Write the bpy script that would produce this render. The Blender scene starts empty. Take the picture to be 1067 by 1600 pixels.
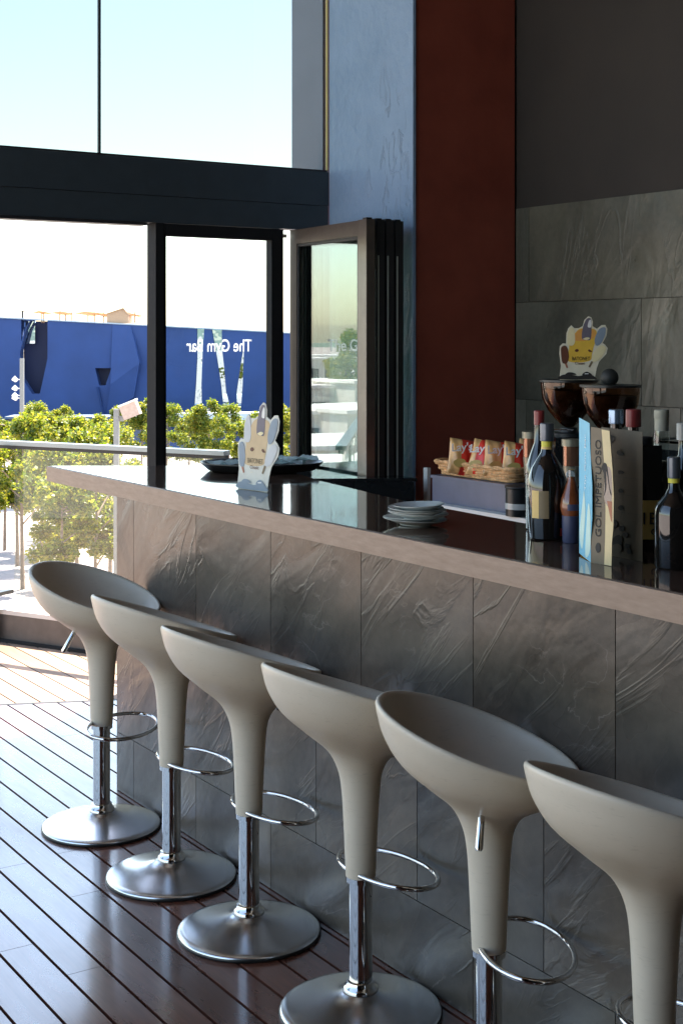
import bpy, bmesh, math, random
from mathutils import Vector, Matrix
R=math.radians
scn=bpy.context.scene
COL=scn.collection
# ---------------- camera, light, exposure ----------------
CAMX,CAMY,CAMH=-2.185,-4.909,1.7
TH=math.atan(1434/2200.0)
cam_d=bpy.data.cameras.new("camera"); cam=bpy.data.objects.new("camera",cam_d); COL.objects.link(cam)
cam.location=(CAMX,CAMY,CAMH); cam.rotation_euler=(R(90),0,-TH)
cam_d.sensor_fit='VERTICAL'; cam_d.sensor_height=36; cam_d.lens=2200/1600*36
cam_d.shift_y=-270/1600; cam_d.shift_x=0.0003
cam_d.clip_start=.05; cam_d.clip_end=6000
scn.camera=cam
SX,SY=.38,.29                       # towards the sun, per metre of height
SEL=math.atan(1/math.hypot(SX,SY))
world=bpy.data.worlds.new("World"); scn.world=world; world.use_nodes=True
wn=world.node_tree; wn.nodes.clear()
wo=wn.nodes.new('ShaderNodeOutputWorld'); bg=wn.nodes.new('ShaderNodeBackground')
sky=wn.nodes.new('ShaderNodeTexSky'); sky.sky_type='NISHITA'; sky.sun_disc=False
sky.sun_elevation=SEL; sky.sun_rotation=math.atan2(SX,SY); sky.dust_density=1.2; sky.air_density=1.0; sky.ozone_density=2.0
wt=wn.nodes.new('ShaderNodeMix'); wt.data_type='RGBA'; wt.blend_type='MULTIPLY'; wt.inputs[0].default_value=1; wt.inputs[7].default_value=(1.08,1.0,.88,1)
wn.links.new(sky.outputs[0],wt.inputs[6]); wn.links.new(wt.outputs[2],bg.inputs[0]); bg.inputs[1].default_value=.13
wn.links.new(bg.outputs[0],wo.inputs[0])
sd=bpy.data.lights.new("sun",'SUN'); sd.energy=4.2; sd.angle=R(.5); sd.color=(1,.93,.82)
so=bpy.data.objects.new("sun",sd); COL.objects.link(so); so.location=(5,5,20)
so.rotation_euler=Vector((SX,SY,1)).to_track_quat('Z','Y').to_euler()
scn.view_settings.view_transform='Standard'; scn.view_settings.look='None'
scn.view_settings.exposure=2.55; scn.view_settings.gamma=1
try:
    scn.cycles.max_bounces=10; scn.cycles.transparent_max_bounces=24; scn.cycles.glossy_bounces=5
    scn.cycles.diffuse_bounces=5; scn.cycles.caustics_reflective=False; scn.cycles.caustics_refractive=False
    scn.cycles.sample_clamp_indirect=6
except Exception: pass

# ---------------- pixel -> world calibration helpers (real distances) ----------------
CT,ST=math.cos(TH),math.sin(TH)
def ray(px,py):
    X=(px-533)/2200.0; Z=(530-py)/2200.0
    return (X*CT+ST,-X*ST+CT,Z)
def onX(px,py,x):
    r=ray(px,py); t=(x-CAMX)/r[0]; return Vector((x,CAMY+t*r[1],CAMH+t*r[2]))
def onZ(px,py,z):
    r=ray(px,py); t=(z-CAMH)/r[2]; return Vector((CAMX+t*r[0],CAMY+t*r[1],z))
def cw(X,D,z): # camera-frame right / forward metres -> world
    return Vector((CAMX+X*CT+D*ST, CAMY-X*ST+D*CT, z))
def dep(px,D,z): return cw((px-533)/2200.0*D,D,z)

# ---------------- materials ----------------
MATS={}
class NT:
    def __init__(s,name):
        s.m=bpy.data.materials.new(name); s.m.use_nodes=True; s.t=s.m.node_tree; s.n=s.t.nodes; s.l=s.t.links
        s.b=s.n['Principled BSDF']; s.out=s.n['Material Output']; MATS[name]=s.m
    def new(s,t,**k):
        n=s.n.new(t)
        for a,v in k.items(): setattr(n,a,v)
        return n
    def coords(s,scale=(1,1,1),rot=(0,0,0),kind='Object'):
        tc=s.new('ShaderNodeTexCoord'); mp=s.new('ShaderNodeMapping')
        mp.inputs['Scale'].default_value=scale; mp.inputs['Rotation'].default_value=rot
        s.l.new(tc.outputs[kind],mp.inputs[0]); return mp.outputs[0]
    def noise(s,vec,scale,detail=4,rough=.55,dist=0):
        n=s.new('ShaderNodeTexNoise'); n.inputs['Scale'].default_value=scale; n.inputs['Detail'].default_value=detail
        n.inputs['Roughness'].default_value=rough; n.inputs['Distortion'].default_value=dist
        if vec is not None: s.l.new(vec,n.inputs['Vector'])
        return n.outputs['Fac']
    def ramp(s,fac,stops):
        r=s.new('ShaderNodeValToRGB'); e=r.color_ramp.elements
        while len(e)<len(stops): e.new(.5)
        for i,(p,c) in enumerate(stops):
            e[i].position=p; e[i].color=(*c,1) if len(c)==3 else c
        s.l.new(fac,r.inputs[0]); return r.outputs[0]
    def bump(s,h,strength=.3,dist=.01):
        b=s.new('ShaderNodeBump'); b.inputs['Strength'].default_value=strength; b.inputs['Distance'].default_value=dist
        s.l.new(h,b.inputs['Height']); s.l.new(b.outputs[0],s.b.inputs['Normal']); return b
    def mix(s,f,a,b,mode='MIX'):
        m=s.new('ShaderNodeMix',data_type='RGBA',blend_type=mode)
        for sock,v in ((0,f),(6,a),(7,b)):
            if isinstance(v,(int,float)): m.inputs[sock].default_value=v
            elif isinstance(v,tuple): m.inputs[sock].default_value=(*v,1)
            else: s.l.new(v,m.inputs[sock])
        return m.outputs[2]
    def set(s,**k):
        for a,v in k.items(): s.b.inputs[a.replace('_',' ')].default_value=v
def simple(name,col,rough=.5,metal=0,var=.12,vs=12,bump=0,bs=60,**k):
    t=NT(name); v=t.coords()
    f=t.noise(v,vs,5)
    a=tuple(max(0,c*(1-var)) for c in col); b=tuple(min(1,c*(1+var)) for c in col)
    t.l.new(t.ramp(f,[(.3,a),(.7,b)]),t.b.inputs['Base Color'])
    t.set(Roughness=rough,Metallic=metal,**k)
    if bump: t.bump(t.noise(v,bs,4),bump,.004)
    return t.m
# slate tiles
def slate(name,c0,c1,c2,rough,diag=38,veins=.2,bs=.55):
    t=NT(name); g=t.new('ShaderNodeNewGeometry')
    # every tile samples its own piece of stone
    tc=t.new('ShaderNodeTexCoord'); ml=t.new('ShaderNodeMath',operation='MULTIPLY'); ml.inputs[1].default_value=53
    cx=t.new('ShaderNodeCombineXYZ'); t.l.new(g.outputs['Random Per Island'],ml.inputs[0])
    for q in range(3): t.l.new(ml.outputs[0],cx.inputs[q])
    ad=t.new('ShaderNodeVectorMath',operation='ADD'); t.l.new(tc.outputs['Object'],ad.inputs[0]); t.l.new(cx.outputs[0],ad.inputs[1])
    v=ad.outputs[0]
    def rs(rot,scale):
        a=t.new('ShaderNodeMapping'); a.inputs['Rotation'].default_value=(R(rot),0,0); t.l.new(v,a.inputs[0])
        b=t.new('ShaderNodeMapping'); b.inputs['Scale'].default_value=scale; t.l.new(a.outputs[0],b.inputs[0]); return b.outputs[0]
    n1=t.noise(rs(diag,(1,.8,1.6)),2.1,6,.5,.6); n2=t.noise(v,38,5,.6)
    n3=t.noise(rs(diag,(1,.8,1.7)),2.4,3,.45,.8)        # broad soft swells
    rd=t.noise(rs(diag+8,(1,.55,2.6)),3.0,5,.5,1.1)
    ra=t.new('ShaderNodeMath',operation='SUBTRACT'); ra.inputs[1].default_value=.5; t.l.new(rd,ra.inputs[0])
    rb=t.new('ShaderNodeMath',operation='ABSOLUTE'); t.l.new(ra.outputs[0],rb.inputs[0])
    rc=t.ramp(rb.outputs[0],[(0,(1,1,1)),(.035,(0,0,0))])  # thin cleft edges, only in patches
    rm=t.ramp(t.noise(v,1.7,2),[(.46,(0,0,0)),(.60,(1,1,1))])
    n4=t.mix(1.0,rc,rm,'MULTIPLY')
    rid=t.noise(rs(diag-20,(1,.7,1.8)),1.9,6,.5,2.2)
    a=t.new('ShaderNodeMath',operation='SUBTRACT'); a.inputs[1].default_value=.5; t.l.new(rid,a.inputs[0])
    a2=t.new('ShaderNodeMath',operation='ABSOLUTE'); t.l.new(a.outputs[0],a2.inputs[0])
    vein=t.ramp(a2.outputs[0],[(0,(1,1,1)),(.006,(0,0,0))]); msk=t.ramp(t.noise(v,2.3,3),[(.53,(0,0,0)),(.63,(1,1,1))])
    vm=t.mix(1.0,vein,msk,'MULTIPLY')
    c=t.ramp(n1,[(.28,c0),(.5,c1),(.78,c2)])
    c=t.mix(.22,c,t.ramp(n2,[(.3,c0),(.75,c2)]))
    c=t.mix(1.0,c,t.ramp(g.outputs['Random Per Island'],[(0,(.86,.87,.87)),(.5,(1,1,1)),(1,(1.05,1.0,.95))]),'MULTIPLY')
    vb=t.new('ShaderNodeMath',operation='MULTIPLY'); vb.inputs[1].default_value=veins; t.l.new(vm,vb.inputs[0])
    c=t.mix(vb.outputs[0],c,(.45,.38,.33)); t.l.new(c,t.b.inputs['Base Color'])
    t.l.new(t.ramp(n3,[(.3,(rough-.07,)*3),(.7,(rough+.10,)*3)]),t.b.inputs['Roughness'])
    s1=t.new('ShaderNodeMath',operation='MULTIPLY_ADD'); s1.inputs[1].default_value=.085; t.l.new(n4,s1.inputs[0]); t.l.new(n3,s1.inputs[2])
    s2=t.new('ShaderNodeMath',operation='MULTIPLY_ADD'); s2.inputs[1].default_value=.05; t.l.new(n2,s2.inputs[0]); t.l.new(s1.outputs[0],s2.inputs[2])
    t.bump(s2.outputs[0],bs,.035)
    return t.m
M_slate=slate('slate_tile_brown',(.04,.034,.028),(.086,.073,.059),(.175,.143,.112),.29,38,.3,.33)
M_slate2=slate('slate_tile_green',(.04,.043,.034),(.075,.078,.06),(.15,.15,.118),.33,70,.06,.42)
M_grout=simple('grout',(.05,.046,.042),.9)
# wood deck
def deck(name,c0,c1,rough,coat=0):
    t=NT(name); v=t.coords(scale=(22,1.2,8)); g=t.new('ShaderNodeNewGeometry')
    n=t.noise(v,3.2,8,.6,.6); w=t.noise(t.coords(scale=(1,.6,1)),2.4,4)
    c=t.ramp(n,[(.25,c0),(.75,c1)])
    isl=t.ramp(g.outputs['Random Per Island'],[(0,(.55,.53,.53)),(1,(1.25,1.2,1.18))])
    c=t.mix(1,c,isl,'MULTIPLY')
    c=t.mix(.45,c,t.mix(1,c,t.ramp(w,[(.3,(.6,.58,.58)),(.7,(1.25,1.2,1.2))]),'MULTIPLY'))
    t.l.new(c,t.b.inputs['Base Color'])
    rr=t.ramp(t.noise(t.coords(scale=(3,.8,1)),5,6),[(.3,(rough-.07,)*3),(.72,(rough+.12,)*3)]); t.l.new(rr,t.b.inputs['Roughness'])
    t.bump(n,.12,.003); t.set(Coat_Weight=coat,Coat_Roughness=.13,Coat_IOR=1.6)
    return t.m
M_deck_in=deck('deck_wood_indoor',(.095,.032,.018),(.18,.068,.042),.28,1.0)
M_deck_out=deck('deck_wood_outdoor',(.30,.20,.14),(.46,.33,.24),.6)
M_gap=simple('deck_gap',(.01,.008,.008),.9)
# counter top
t=NT('counter_top_dark'); v=t.coords(scale=(8,1,1)); n=t.noise(v,5,7,.6)
t.l.new(t.ramp(n,[(.3,(.055,.031,.022)),(.7,(.11,.066,.048))]),t.b.inputs['Base Color'])
t.l.new(t.ramp(t.noise(t.coords(),9,6),[(.35,(.04,)*3),(.75,(.10,)*3)]),t.b.inputs['Roughness'])
t.bump(t.noise(t.coords(scale=(1,1,1)),30,4),.008,.001); t.set(IOR=1.9); M_ctop=t.m
t=NT('counter_edge_lit'); n=t.noise(t.coords(scale=(1,2.5,14)),6,8,.65)  # same material as the top, coloured lighter as if lit
t.l.new(t.ramp(n,[(.25,(.25,.165,.115)),(.75,(.38,.27,.20))]),t.b.inputs['Base Color']); t.set(Roughness=.5)
t.bump(t.noise(t.coords(),90,3),.08,.002); M_cedge=t.m
M_metal_dark=simple('dark_anodised_frame',(.016,.017,.019),.5,.0,.1)
M_frame=simple('matt_black_frame',(.012,.013,.014),.75,0,.1,Specular_IOR_Level=.12)
M_metal_brown=simple('bronze_anodised_frame',(.16,.135,.115),.34,.75,.1)
M_steel_grey=simple('painted_beam',(.03,.043,.052),.5,.0,.1)
M_black=simple('black_plastic',(.012,.012,.012),.35)
M_blackgloss=simple('black_gloss',(.012,.014,.015),.12)
M_chrome=simple('chrome',(.60,.58,.56),.07,1,.03)
t=NT('brushed_steel'); t.set(Metallic=1,Roughness=.22,Anisotropic=.5)
t.l.new(t.ramp(t.noise(t.coords(),7,4),[(.3,(.60,.60,.61)),(.7,(.68,.68,.69))]),t.b.inputs['Base Color']); M_brush=t.m
t=NT('cream_plastic'); v=t.coords()
t.l.new(t.ramp(t.noise(v,5,5),[(.3,(.62,.54,.42)),(.7,(.70,.615,.49))]),t.b.inputs['Base Color'])
t.l.new(t.ramp(t.noise(v,16,6),[(.35,(.36,)*3),(.7,(.5,)*3)]),t.b.inputs['Roughness'])
sc_=t.ramp(t.noise(t.coords(scale=(1,1,6)),34,3,.5,1),[(.60,(0,0,0)),(.72,(1,1,1))])
pr_=t.b.inputs['Base Color'].links[0].from_socket; t.l.new(t.mix(t.mix(1,sc_,(.22,.22,.22),'MULTIPLY'),pr_,(.36,.30,.22)),t.b.inputs['Base Color'])
t.bump(t.noise(v,260,2),.05,.0006); M_cream=t.m
# painted plaster pillar
t=NT('blue_grey_plaster'); v=t.coords(); n=t.noise(v,2.2,6,.6); g2=t.noise(t.coords(scale=(1,3.5,1)),5,8,.62,1.2)
t.l.new(t.ramp(n,[(.3,(.19,.29,.43)),(.7,(.26,.37,.53))]),t.b.inputs['Base Color']); t.set(Roughness=.42)
pv=t.ramp(g2,[(.54,(0,0,0)),(.585,(1,1,1)),(.62,(.55,.55,.55))]); ad=t.mix(.25,pv,t.noise(v,45,4))
pit=t.ramp(t.noise(v,22,3),[(.22,(0,0,0)),(.30,(1,1,1))]); ad=t.mix(.5,ad,pit)
t.bump(t.mix(t.ramp(t.noise(v,1.3,2),[(.46,(0,0,0)),(.62,(1,1,1))]),t.noise(v,18,4),ad),.7,.015); M_blue=t.m
t=NT('dark_red_plaster'); v=t.coords()
t.l.new(t.ramp(t.noise(v,3,7,.6),[(.3,(.19,.038,.022)),(.7,(.27,.062,.036))]),t.b.inputs['Base Color']); t.set(Roughness=.62)
t.bump(t.noise(v,70,5),.25,.004); M_red=t.m
M_darkwall=simple('dark_wall_paint',(.020,.016,.012),.75,0,.18,2.5,.2,50)
M_ceiling=simple('ceiling_paint',(.16,.125,.095),.9)
M_white=simple('white_paint',(.85,.83,.78),.4,0,.04)
M_coping=simple('pale_coping',(.62,.58,.55),.7,0,.1,6)
M_kerb=simple('brown_metal_flashing',(.10,.085,.08),.45,.4,.15)
# thin glass
def glass(name,tint=(1,1,1),ior=1.5,painted_haze=0,refl=(1,1,1),rough=0):
    t=NT(name); t.n.remove(t.b)
    tr=t.new('ShaderNodeBsdfTransparent'); tr.inputs[0].default_value=(*tint,1)
    gl=t.new('ShaderNodeBsdfGlossy'); gl.inputs['Roughness'].default_value=rough; gl.inputs['Color'].default_value=(*refl,1)
    fr=t.new('ShaderNodeFresnel'); fr.inputs[0].default_value=ior
    ge=t.new('ShaderNodeNewGeometry'); iv=t.new('ShaderNodeMath',operation='SUBTRACT'); iv.inputs[0].default_value=1; t.l.new(ge.outputs['Backfacing'],iv.inputs[1])
    fm_=t.new('ShaderNodeMath',operation='MULTIPLY'); t.l.new(fr.outputs[0],fm_.inputs[0]); t.l.new(iv.outputs[0],fm_.inputs[1])
    mx=t.new('ShaderNodeMixShader'); t.l.new(fm_.outputs[0],mx.inputs[0]); t.l.new(tr.outputs[0],mx.inputs[1]); t.l.new(gl.outputs[0],mx.inputs[2])
    last=mx.outputs[0]
    if painted_haze:  # milky haze painted on the pane in place of the deck's reflection
        df=t.new('ShaderNodeBsdfDiffuse'); df.inputs[0].default_value=(.9,.88,.8,1)
        tl=t.new('ShaderNodeBsdfTranslucent'); tl.inputs[0].default_value=(.9,.88,.8,1)
        a=t.new('ShaderNodeMixShader'); t.l.new(df.outputs[0],a.inputs[1]); t.l.new(tl.outputs[0],a.inputs[2])
        m2=t.new('ShaderNodeMixShader'); nz=t.noise(t.coords(),3,5)
        mm=t.new('ShaderNodeMath',operation='MULTIPLY'); mm.inputs[1].default_value=painted_haze*2; t.l.new(nz,mm.inputs[0])
        t.l.new(mm.outputs[0],m2.inputs[0]); t.l.new(last,m2.inputs[1]); t.l.new(a.outputs[0],m2.inputs[2]); last=m2.outputs[0]
    t.l.new(last,t.out.inputs[0]); return t.m
M_glass=glass('window_glass',(.93,.96,.96),1.45)
M_glass_up=glass('upper_window_glass',(.54,.565,.545),1.5)
M_glass_fold=glass('folding_door_glass',(.80,.86,.84),2.3)
M_glass_rail=glass('balustrade_glass',(.96,.96,.93),1.5,.015)
M_glass_clear=glass('clear_bottle_glass',(.80,.84,.84),1.9)
M_hopper=glass('smoked_hopper_plastic',(.42,.27,.18),1.7,0,(1,.8,.66))
def opaque(name,col,rough=.5,**k): return simple(name,col,rough,0,.06,30,**k)
t=NT('dark_bottle_glass'); t.set(Roughness=.05,IOR=1.7); t.b.inputs['Base Color'].default_value=(.010,.009,.008,1); M_dbot=t.m
t=NT('amber_liquor'); t.set(Roughness=.05,IOR=1.7); t.l.new(t.ramp(t.noise(t.coords(),12,3),[(.3,(.16,.045,.015)),(.7,(.30,.10,.04))]),t.b.inputs['Base Color']); M_amber=t.m
M_beans=simple('coffee_beans',(.035,.018,.010),.45,0,.5,90,.8,120)
M_gold=opaque('gold_label',(.75,.52,.18),.45); M_olive=opaque('olive_label',(.20,.15,.08),.5)
M_yel=opaque('yellow_label',(.62,.46,.14),.5); M_brightyel=opaque('bright_yellow_label',(.75,.68,.08),.5)
M_redlab=opaque('red_label',(.65,.05,.03),.5); M_navy=opaque('navy_label',(.05,.06,.12),.4)
M_greycap=simple('grey_foil_cap',(.14,.16,.19),.28,.5,.1,40); M_creamcap=simple('cream_foil_cap',(.42,.40,.31),.5,0,.1,50)
M_bluecap=simple('silver_blue_cap',(.25,.36,.52),.22,.8); M_redcap=simple('dark_red_cap',(.22,.03,.03),.35)
M_ink=opaque('black_ink',(.025,.022,.02),.6); M_grey_ink=opaque('grey_ink',(.12,.10,.09),.6)
M_menu_blue=opaque('menu_blue',(.16,.52,.72),.45); M_menu_pale=opaque('menu_pale_stripe',(.60,.78,.70),.45)
M_menu_brown=opaque('menu_brown',(.20,.155,.10),.55); M_menu_cream=opaque('menu_cream',(.75,.60,.33),.5); M_menu_terra=opaque('menu_terracotta',(.45,.17,.09),.5)
M_menu_skin=opaque('menu_sepia_figure',(.48,.36,.28),.5)
M_menu_white=opaque('menu_white_ink',(.75,.85,.90),.5)
M_card=opaque('card_cream',(.78,.72,.55),.5); M_card_y=opaque('card_yellow',(.80,.50,.06),.5); M_card_o=opaque('card_orange',(.78,.36,.08),.5)
M_card2=opaque('faded_card_cream',(.66,.66,.58),.5); M_card2_o=opaque('faded_card_orange',(.62,.46,.26),.5); M_choc=opaque('chocolate_print',(.14,.05,.025),.5)
M_ice=opaque('ice_cream_print',(.82,.72,.42),.5); M_ice2=opaque('pale_ice_print',(.58,.60,.60),.5); M_greybar=opaque('grey_bar_print',(.16,.14,.17),.5); M_bluegrey=opaque('blue_grey_bar_print',(.25,.31,.37),.5)
M_wht_ink=opaque('white_ink',(.85,.83,.78),.5)
M_plate=simple('glazed_porcelain',(.62,.64,.60),.12,0,.04)
M_napkin=opaque('napkin_paper',(.70,.82,.82),.8)
M_box=simple('blue_grey_box',(.13,.14,.20),.38,0,.12,8)
M_wicker=simple('wicker',(.75,.43,.19),.6,0,.35,60,.5,90)
M_bag_red=simple('snack_bag_red_foil',(.85,.06,.035),.25,.0,.1); M_bag_gold=simple('snack_bag_gold_foil',(.80,.46,.18),.25,.0,.25,16,.3,30)
t=NT('white_window_lettering'); t.n.remove(t.b); a_=t.new('ShaderNodeBsdfDiffuse'); b_=t.new('ShaderNodeBsdfTranslucent'); a_.inputs[0].default_value=b_.inputs[0].default_value=(.9,.9,.9,1)
m_=t.new('ShaderNodeMixShader'); m_.inputs[0].default_value=.7; t.l.new(a_.outputs[0],m_.inputs[1]); t.l.new(b_.outputs[0],m_.inputs[2]); t.l.new(m_.outputs[0],t.out.inputs[0]); M_decal=t.m
M_blue_out=simple('pale_blue_concrete',(.42,.47,.60),.6,0,.08,3,.3,8)
M_gasket=simple('pale_gasket',(.42,.47,.42),.4,.3)
M_brass=simple('yellow_edge_seal',(.42,.35,.10),.4)

# ---------------- mesh helpers ----------------
def link_mesh(name,bm,mat,parent=None,smooth=False,loc=None,bevel=0,angle=40):
    if bevel:
        es=[e for e in bm.edges if len(e.link_faces)==2 and e.calc_face_angle(0)>R(30)]
        bmesh.ops.bevel(bm,geom=es,offset=bevel,segments=2,affect='EDGES',clamp_overlap=True)
    bmesh.ops.recalc_face_normals(bm,faces=bm.faces)
    me=bpy.data.meshes.new(name); bm.to_mesh(me); bm.free()
    me.materials.append(mat)
    if smooth:
        for p in me.polygons: p.use_smooth=True
        try: me.set_sharp_from_angle(angle=R(angle))
        except Exception: pass
    o=bpy.data.objects.new(name,me); COL.objects.link(o)
    if parent is not None: o.parent=parent
    if loc is not None: o.location=loc
    return o
def box(bm,x0,x1,y0,y1,z0,z1,mtx=None):
    v=[bm.verts.new((x,y,z)) for z in (z0,z1) for y in (y0,y1) for x in (x0,x1)]
    if mtx is not None:
        for q in v: q.co=mtx@q.co
    for f in((0,2,3,1),(4,5,7,6),(0,1,5,4),(2,6,7,3),(0,4,6,2),(1,3,7,5)): bm.faces.new([v[i] for i in f])
    return v
def B(*a,**k):
    bm=bmesh.new(); box(bm,*a,**k); return bm
def lathe(bm,prof,n=32,c=(0,0,0),cap0=True,cap1=True,mtx=None):
    rings=[]
    for r,z in prof:
        rings.append([bm.verts.new((c[0]+r*math.cos(2*math.pi*i/n),c[1]+r*math.sin(2*math.pi*i/n),c[2]+z)) for i in range(n)])
    for a,b in zip(rings,rings[1:]):
        for i in range(n): bm.faces.new((a[i],a[(i+1)%n],b[(i+1)%n],b[i]))
    if cap0: bm.faces.new(rings[0][::-1])
    if cap1: bm.faces.new(rings[-1])
    if mtx is not None:
        for r_ in rings:
            for q in r_: q.co=mtx@q.co
    return rings
def tube(bm,pts,r,n=10,closed=False,radii=None):
    pts=[Vector(p) for p in pts]; rings=[]; N=len(pts); up=None
    for i,p in enumerate(pts):
        a=pts[(i-1)%N] if (closed or i>0) else p; b=pts[(i+1)%N] if (closed or i<N-1) else p
        t=(b-a).normalized()
        if up is None: up=Vector((0,0,1)) if abs(t.z)<.9 else Vector((1,0,0))
        s=t.cross(up).normalized(); u=s.cross(t).normalized(); up=u
        rr=radii[i] if radii else r
        rings.append([bm.verts.new(p+(s*math.cos(2*math.pi*k/n)+u*math.sin(2*math.pi*k/n))*rr) for k in range(n)])
    rng=range(N) if closed else range(N-1)
    for i in rng:
        a=rings[i]; b=rings[(i+1)%N]
        for k in range(n): bm.faces.new((a[k],a[(k+1)%n],b[(k+1)%n],b[k]))
    if not closed: bm.faces.new(rings[0][::-1]); bm.faces.new(rings[-1])
def prism(bm,pts,z0,z1):
    a=[bm.verts.new((p[0],p[1],z0)) for p in pts]; b=[bm.verts.new((p[0],p[1],z1)) for p in pts]
    n=len(pts)
    for i in range(n): bm.faces.new((a[i],a[(i+1)%n],b[(i+1)%n],b[i]))
    bm.faces.new(a[::-1]); bm.faces.new(b)
def curve_mesh(name,splines,depth,mat,mtx,parent=None,bev=0):
    """flat outline(s) with holes, extruded; local x right, y up, z out of the face; mtx to parent's space"""
    cu=bpy.data.curves.new('tmp','CURVE'); cu.dimensions='2D'; cu.fill_mode='BOTH'; cu.extrude=depth/2
    for pts,smooth in splines:
        if smooth:
            pts=smoothpoly(pts)
        s=cu.splines.new('POLY'); s.points.add(len(pts)-1); s.use_cyclic_u=True
        for i,p in enumerate(pts): s.points[i].co=(p[0],p[1],0,1)
    return cv2mesh(name,cu,mat,mtx,parent)
def smoothpoly(pts,k=5):
    out=[];n=len(pts)
    for i in range(n):
        p0,p1,p2,p3=[pts[(i+j-1)%n] for j in range(4)]
        for q in range(k):
            t=q/k
            out.append(tuple(.5*((2*p1[a])+(-p0[a]+p2[a])*t+(2*p0[a]-5*p1[a]+4*p2[a]-p3[a])*t*t+(-p0[a]+3*p1[a]-3*p2[a]+p3[a])*t**3) for a in (0,1)))
    return out
def cv2mesh(name,cu,mat,mtx,parent):
    tmp=bpy.data.objects.new('tmp',cu); COL.objects.link(tmp)
    dg=bpy.context.evaluated_depsgraph_get(); dg.update()
    me=bpy.data.meshes.new_from_object(tmp.evaluated_get(dg)); me.transform(mtx)
    bpy.data.objects.remove(tmp); bpy.data.curves.remove(cu)
    me.name=name; me.materials.clear(); me.materials.append(mat)
    o=bpy.data.objects.new(name,me); COL.objects.link(o)
    if parent is not None: o.parent=parent
    return o
def text_mesh(name,s,size,depth,mat,mtx,parent=None,mirror=False,offset=0,sx=1):
    cu=bpy.data.curves.new('tmp','FONT'); cu.body=s; cu.size=size; cu.extrude=depth/2; cu.align_x='CENTER'; cu.align_y='CENTER'; cu.offset=offset
    m=mtx@Matrix.Diagonal((-sx if mirror else sx,1,1,1))
    return cv2mesh(name,cu,mat,m,parent)
def thing(name,label,cat,loc=(0,0,0),rz=0,group=None):
    o=bpy.data.objects.new(name,None); COL.objects.link(o); o.location=loc; o.rotation_euler=(0,0,rz)
    o.empty_display_size=.1
    o['label']=label; o['category']=cat
    if group: o['group']=group
    return o
def tag(o,label,cat,group=None):
    o['label']=label; o['category']=cat
    if group: o['group']=group
    return o
def struct(o): o['kind']='structure'; return o
def frame(o,x,y):  # matrix from origin, right and up vectors
    x=Vector(x).normalized(); y=Vector(y).normalized(); z=x.cross(y)
    return Matrix(((x.x,y.x,z.x,o[0]),(x.y,y.y,z.y,o[1]),(x.z,y.z,z.z,o[2]),(0,0,0,1)))
def copy_tree(o,parent=None):
    c=o.copy(); COL.objects.link(c)
    if parent is not None: c.parent=parent
    for ch in [q for q in KIDS if q.parent==o]: copy_tree(ch,c)
    return c
KIDS=[]
def copy_thing(o,label,loc,rz=None):
    global KIDS
    KIDS=[q for q in bpy.data.objects if q.parent is not None]
    c=copy_tree(o); c['label']=label; c.location=loc
    if rz is not None: c.rotation_euler=(0,0,rz)
    return c

# ================= SETTING =================
GZ=-7.0
t=NT('pale_plaza_paving'); v=t.coords()
br=t.new('ShaderNodeTexBrick'); br.inputs['Scale'].default_value=.33; br.inputs['Mortar Size'].default_value=.012
br.inputs['Color1'].default_value=(.28,.235,.215,1); br.inputs['Color2'].default_value=(.32,.27,.245,1); br.inputs['Mortar'].default_value=(.22,.19,.18,1)
t.l.new(v,br.inputs['Vector']); c=t.mix(.35,br.outputs[0],t.ramp(t.noise(v,.25,6),[(.3,(.28,.24,.22)),(.7,(.42,.37,.34))]))
t.l.new(c,t.b.inputs['Base Color']); t.set(Roughness=.85); M_plaza=t.m
def sheet(name,pts,z,mat):
    bm=bmesh.new(); bm.faces.new([bm.verts.new((x,y,z)) for x,y in pts])
    return struct(link_mesh(name,bm,mat))
sheet('plaza_ground',[(-3000,-3000),(3000,-3000),(3000,3000),(-3000,3000)],GZ,M_plaza)
# indoor deck boards
PITCH=.1046
def trackY(x): return 1.445-(x-.062)*.43 if x>.05 else 1.45-(x-.05)*.1
def kerbY(x): return 2.81-(x-.545)*1.907
bm=bmesh.new(); rng=random.Random(3)
for k in range(-36,18):
    x1=-.0145-k*(-PITCH) if False else -.018+k*PITCH; x0=x1-PITCH+.009
    if x1<-4.9 or x0>1.86: continue
    y=-9.0+rng.random()*1.5; ends=[]
    while y<trackY(x1)-.05:
        ends.append(y); y+=rng.choice((1.9,2.4,2.4,2.9))
    if abs(x0+.75)<.06: ends=[-9.0,-5.2,-3.3,-1.355]
    ends[0]=-9.0
    for i,a in enumerate(ends):
        b0=trackY(x0)-.012 if i==len(ends)-1 else ends[i+1]-.002; b1=trackY(x1)-.012 if i==len(ends)-1 else b0
        prism(bm,[(x0,a),(x1,a),(x1,b1),(x0,b0)],-.03,0)
struct(link_mesh('deck_floor_indoor',bm,M_deck_in,bevel=.0022))
bm=bmesh.new()
for k in range(-44,16):
    x1=.028+k*PITCH; x0=x1-PITCH+.008
    if x0>1.8: continue
    a0,a1=trackY(x0)+.012,trackY(x1)+.012; b0,b1=min(kerbY(x0)-.015,9),min(kerbY(x1)-.015,9)
    if b1-a1<.05: continue
    prism(bm,[(x0,a0),(x1,a1),(x1,b1),(x0,b0)],-.03,-.002)
struct(link_mesh('deck_floor_outdoor',bm,M_deck_out))
bm=bmesh.new(); prism(bm,[(-5,-9),(2.6,-9),(2.6,1.5),(1.25,1.46),(-2.1,7.85),(-5,7.85)],-.4,-.034); struct(link_mesh('deck_substrate',bm,M_gap))
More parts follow.
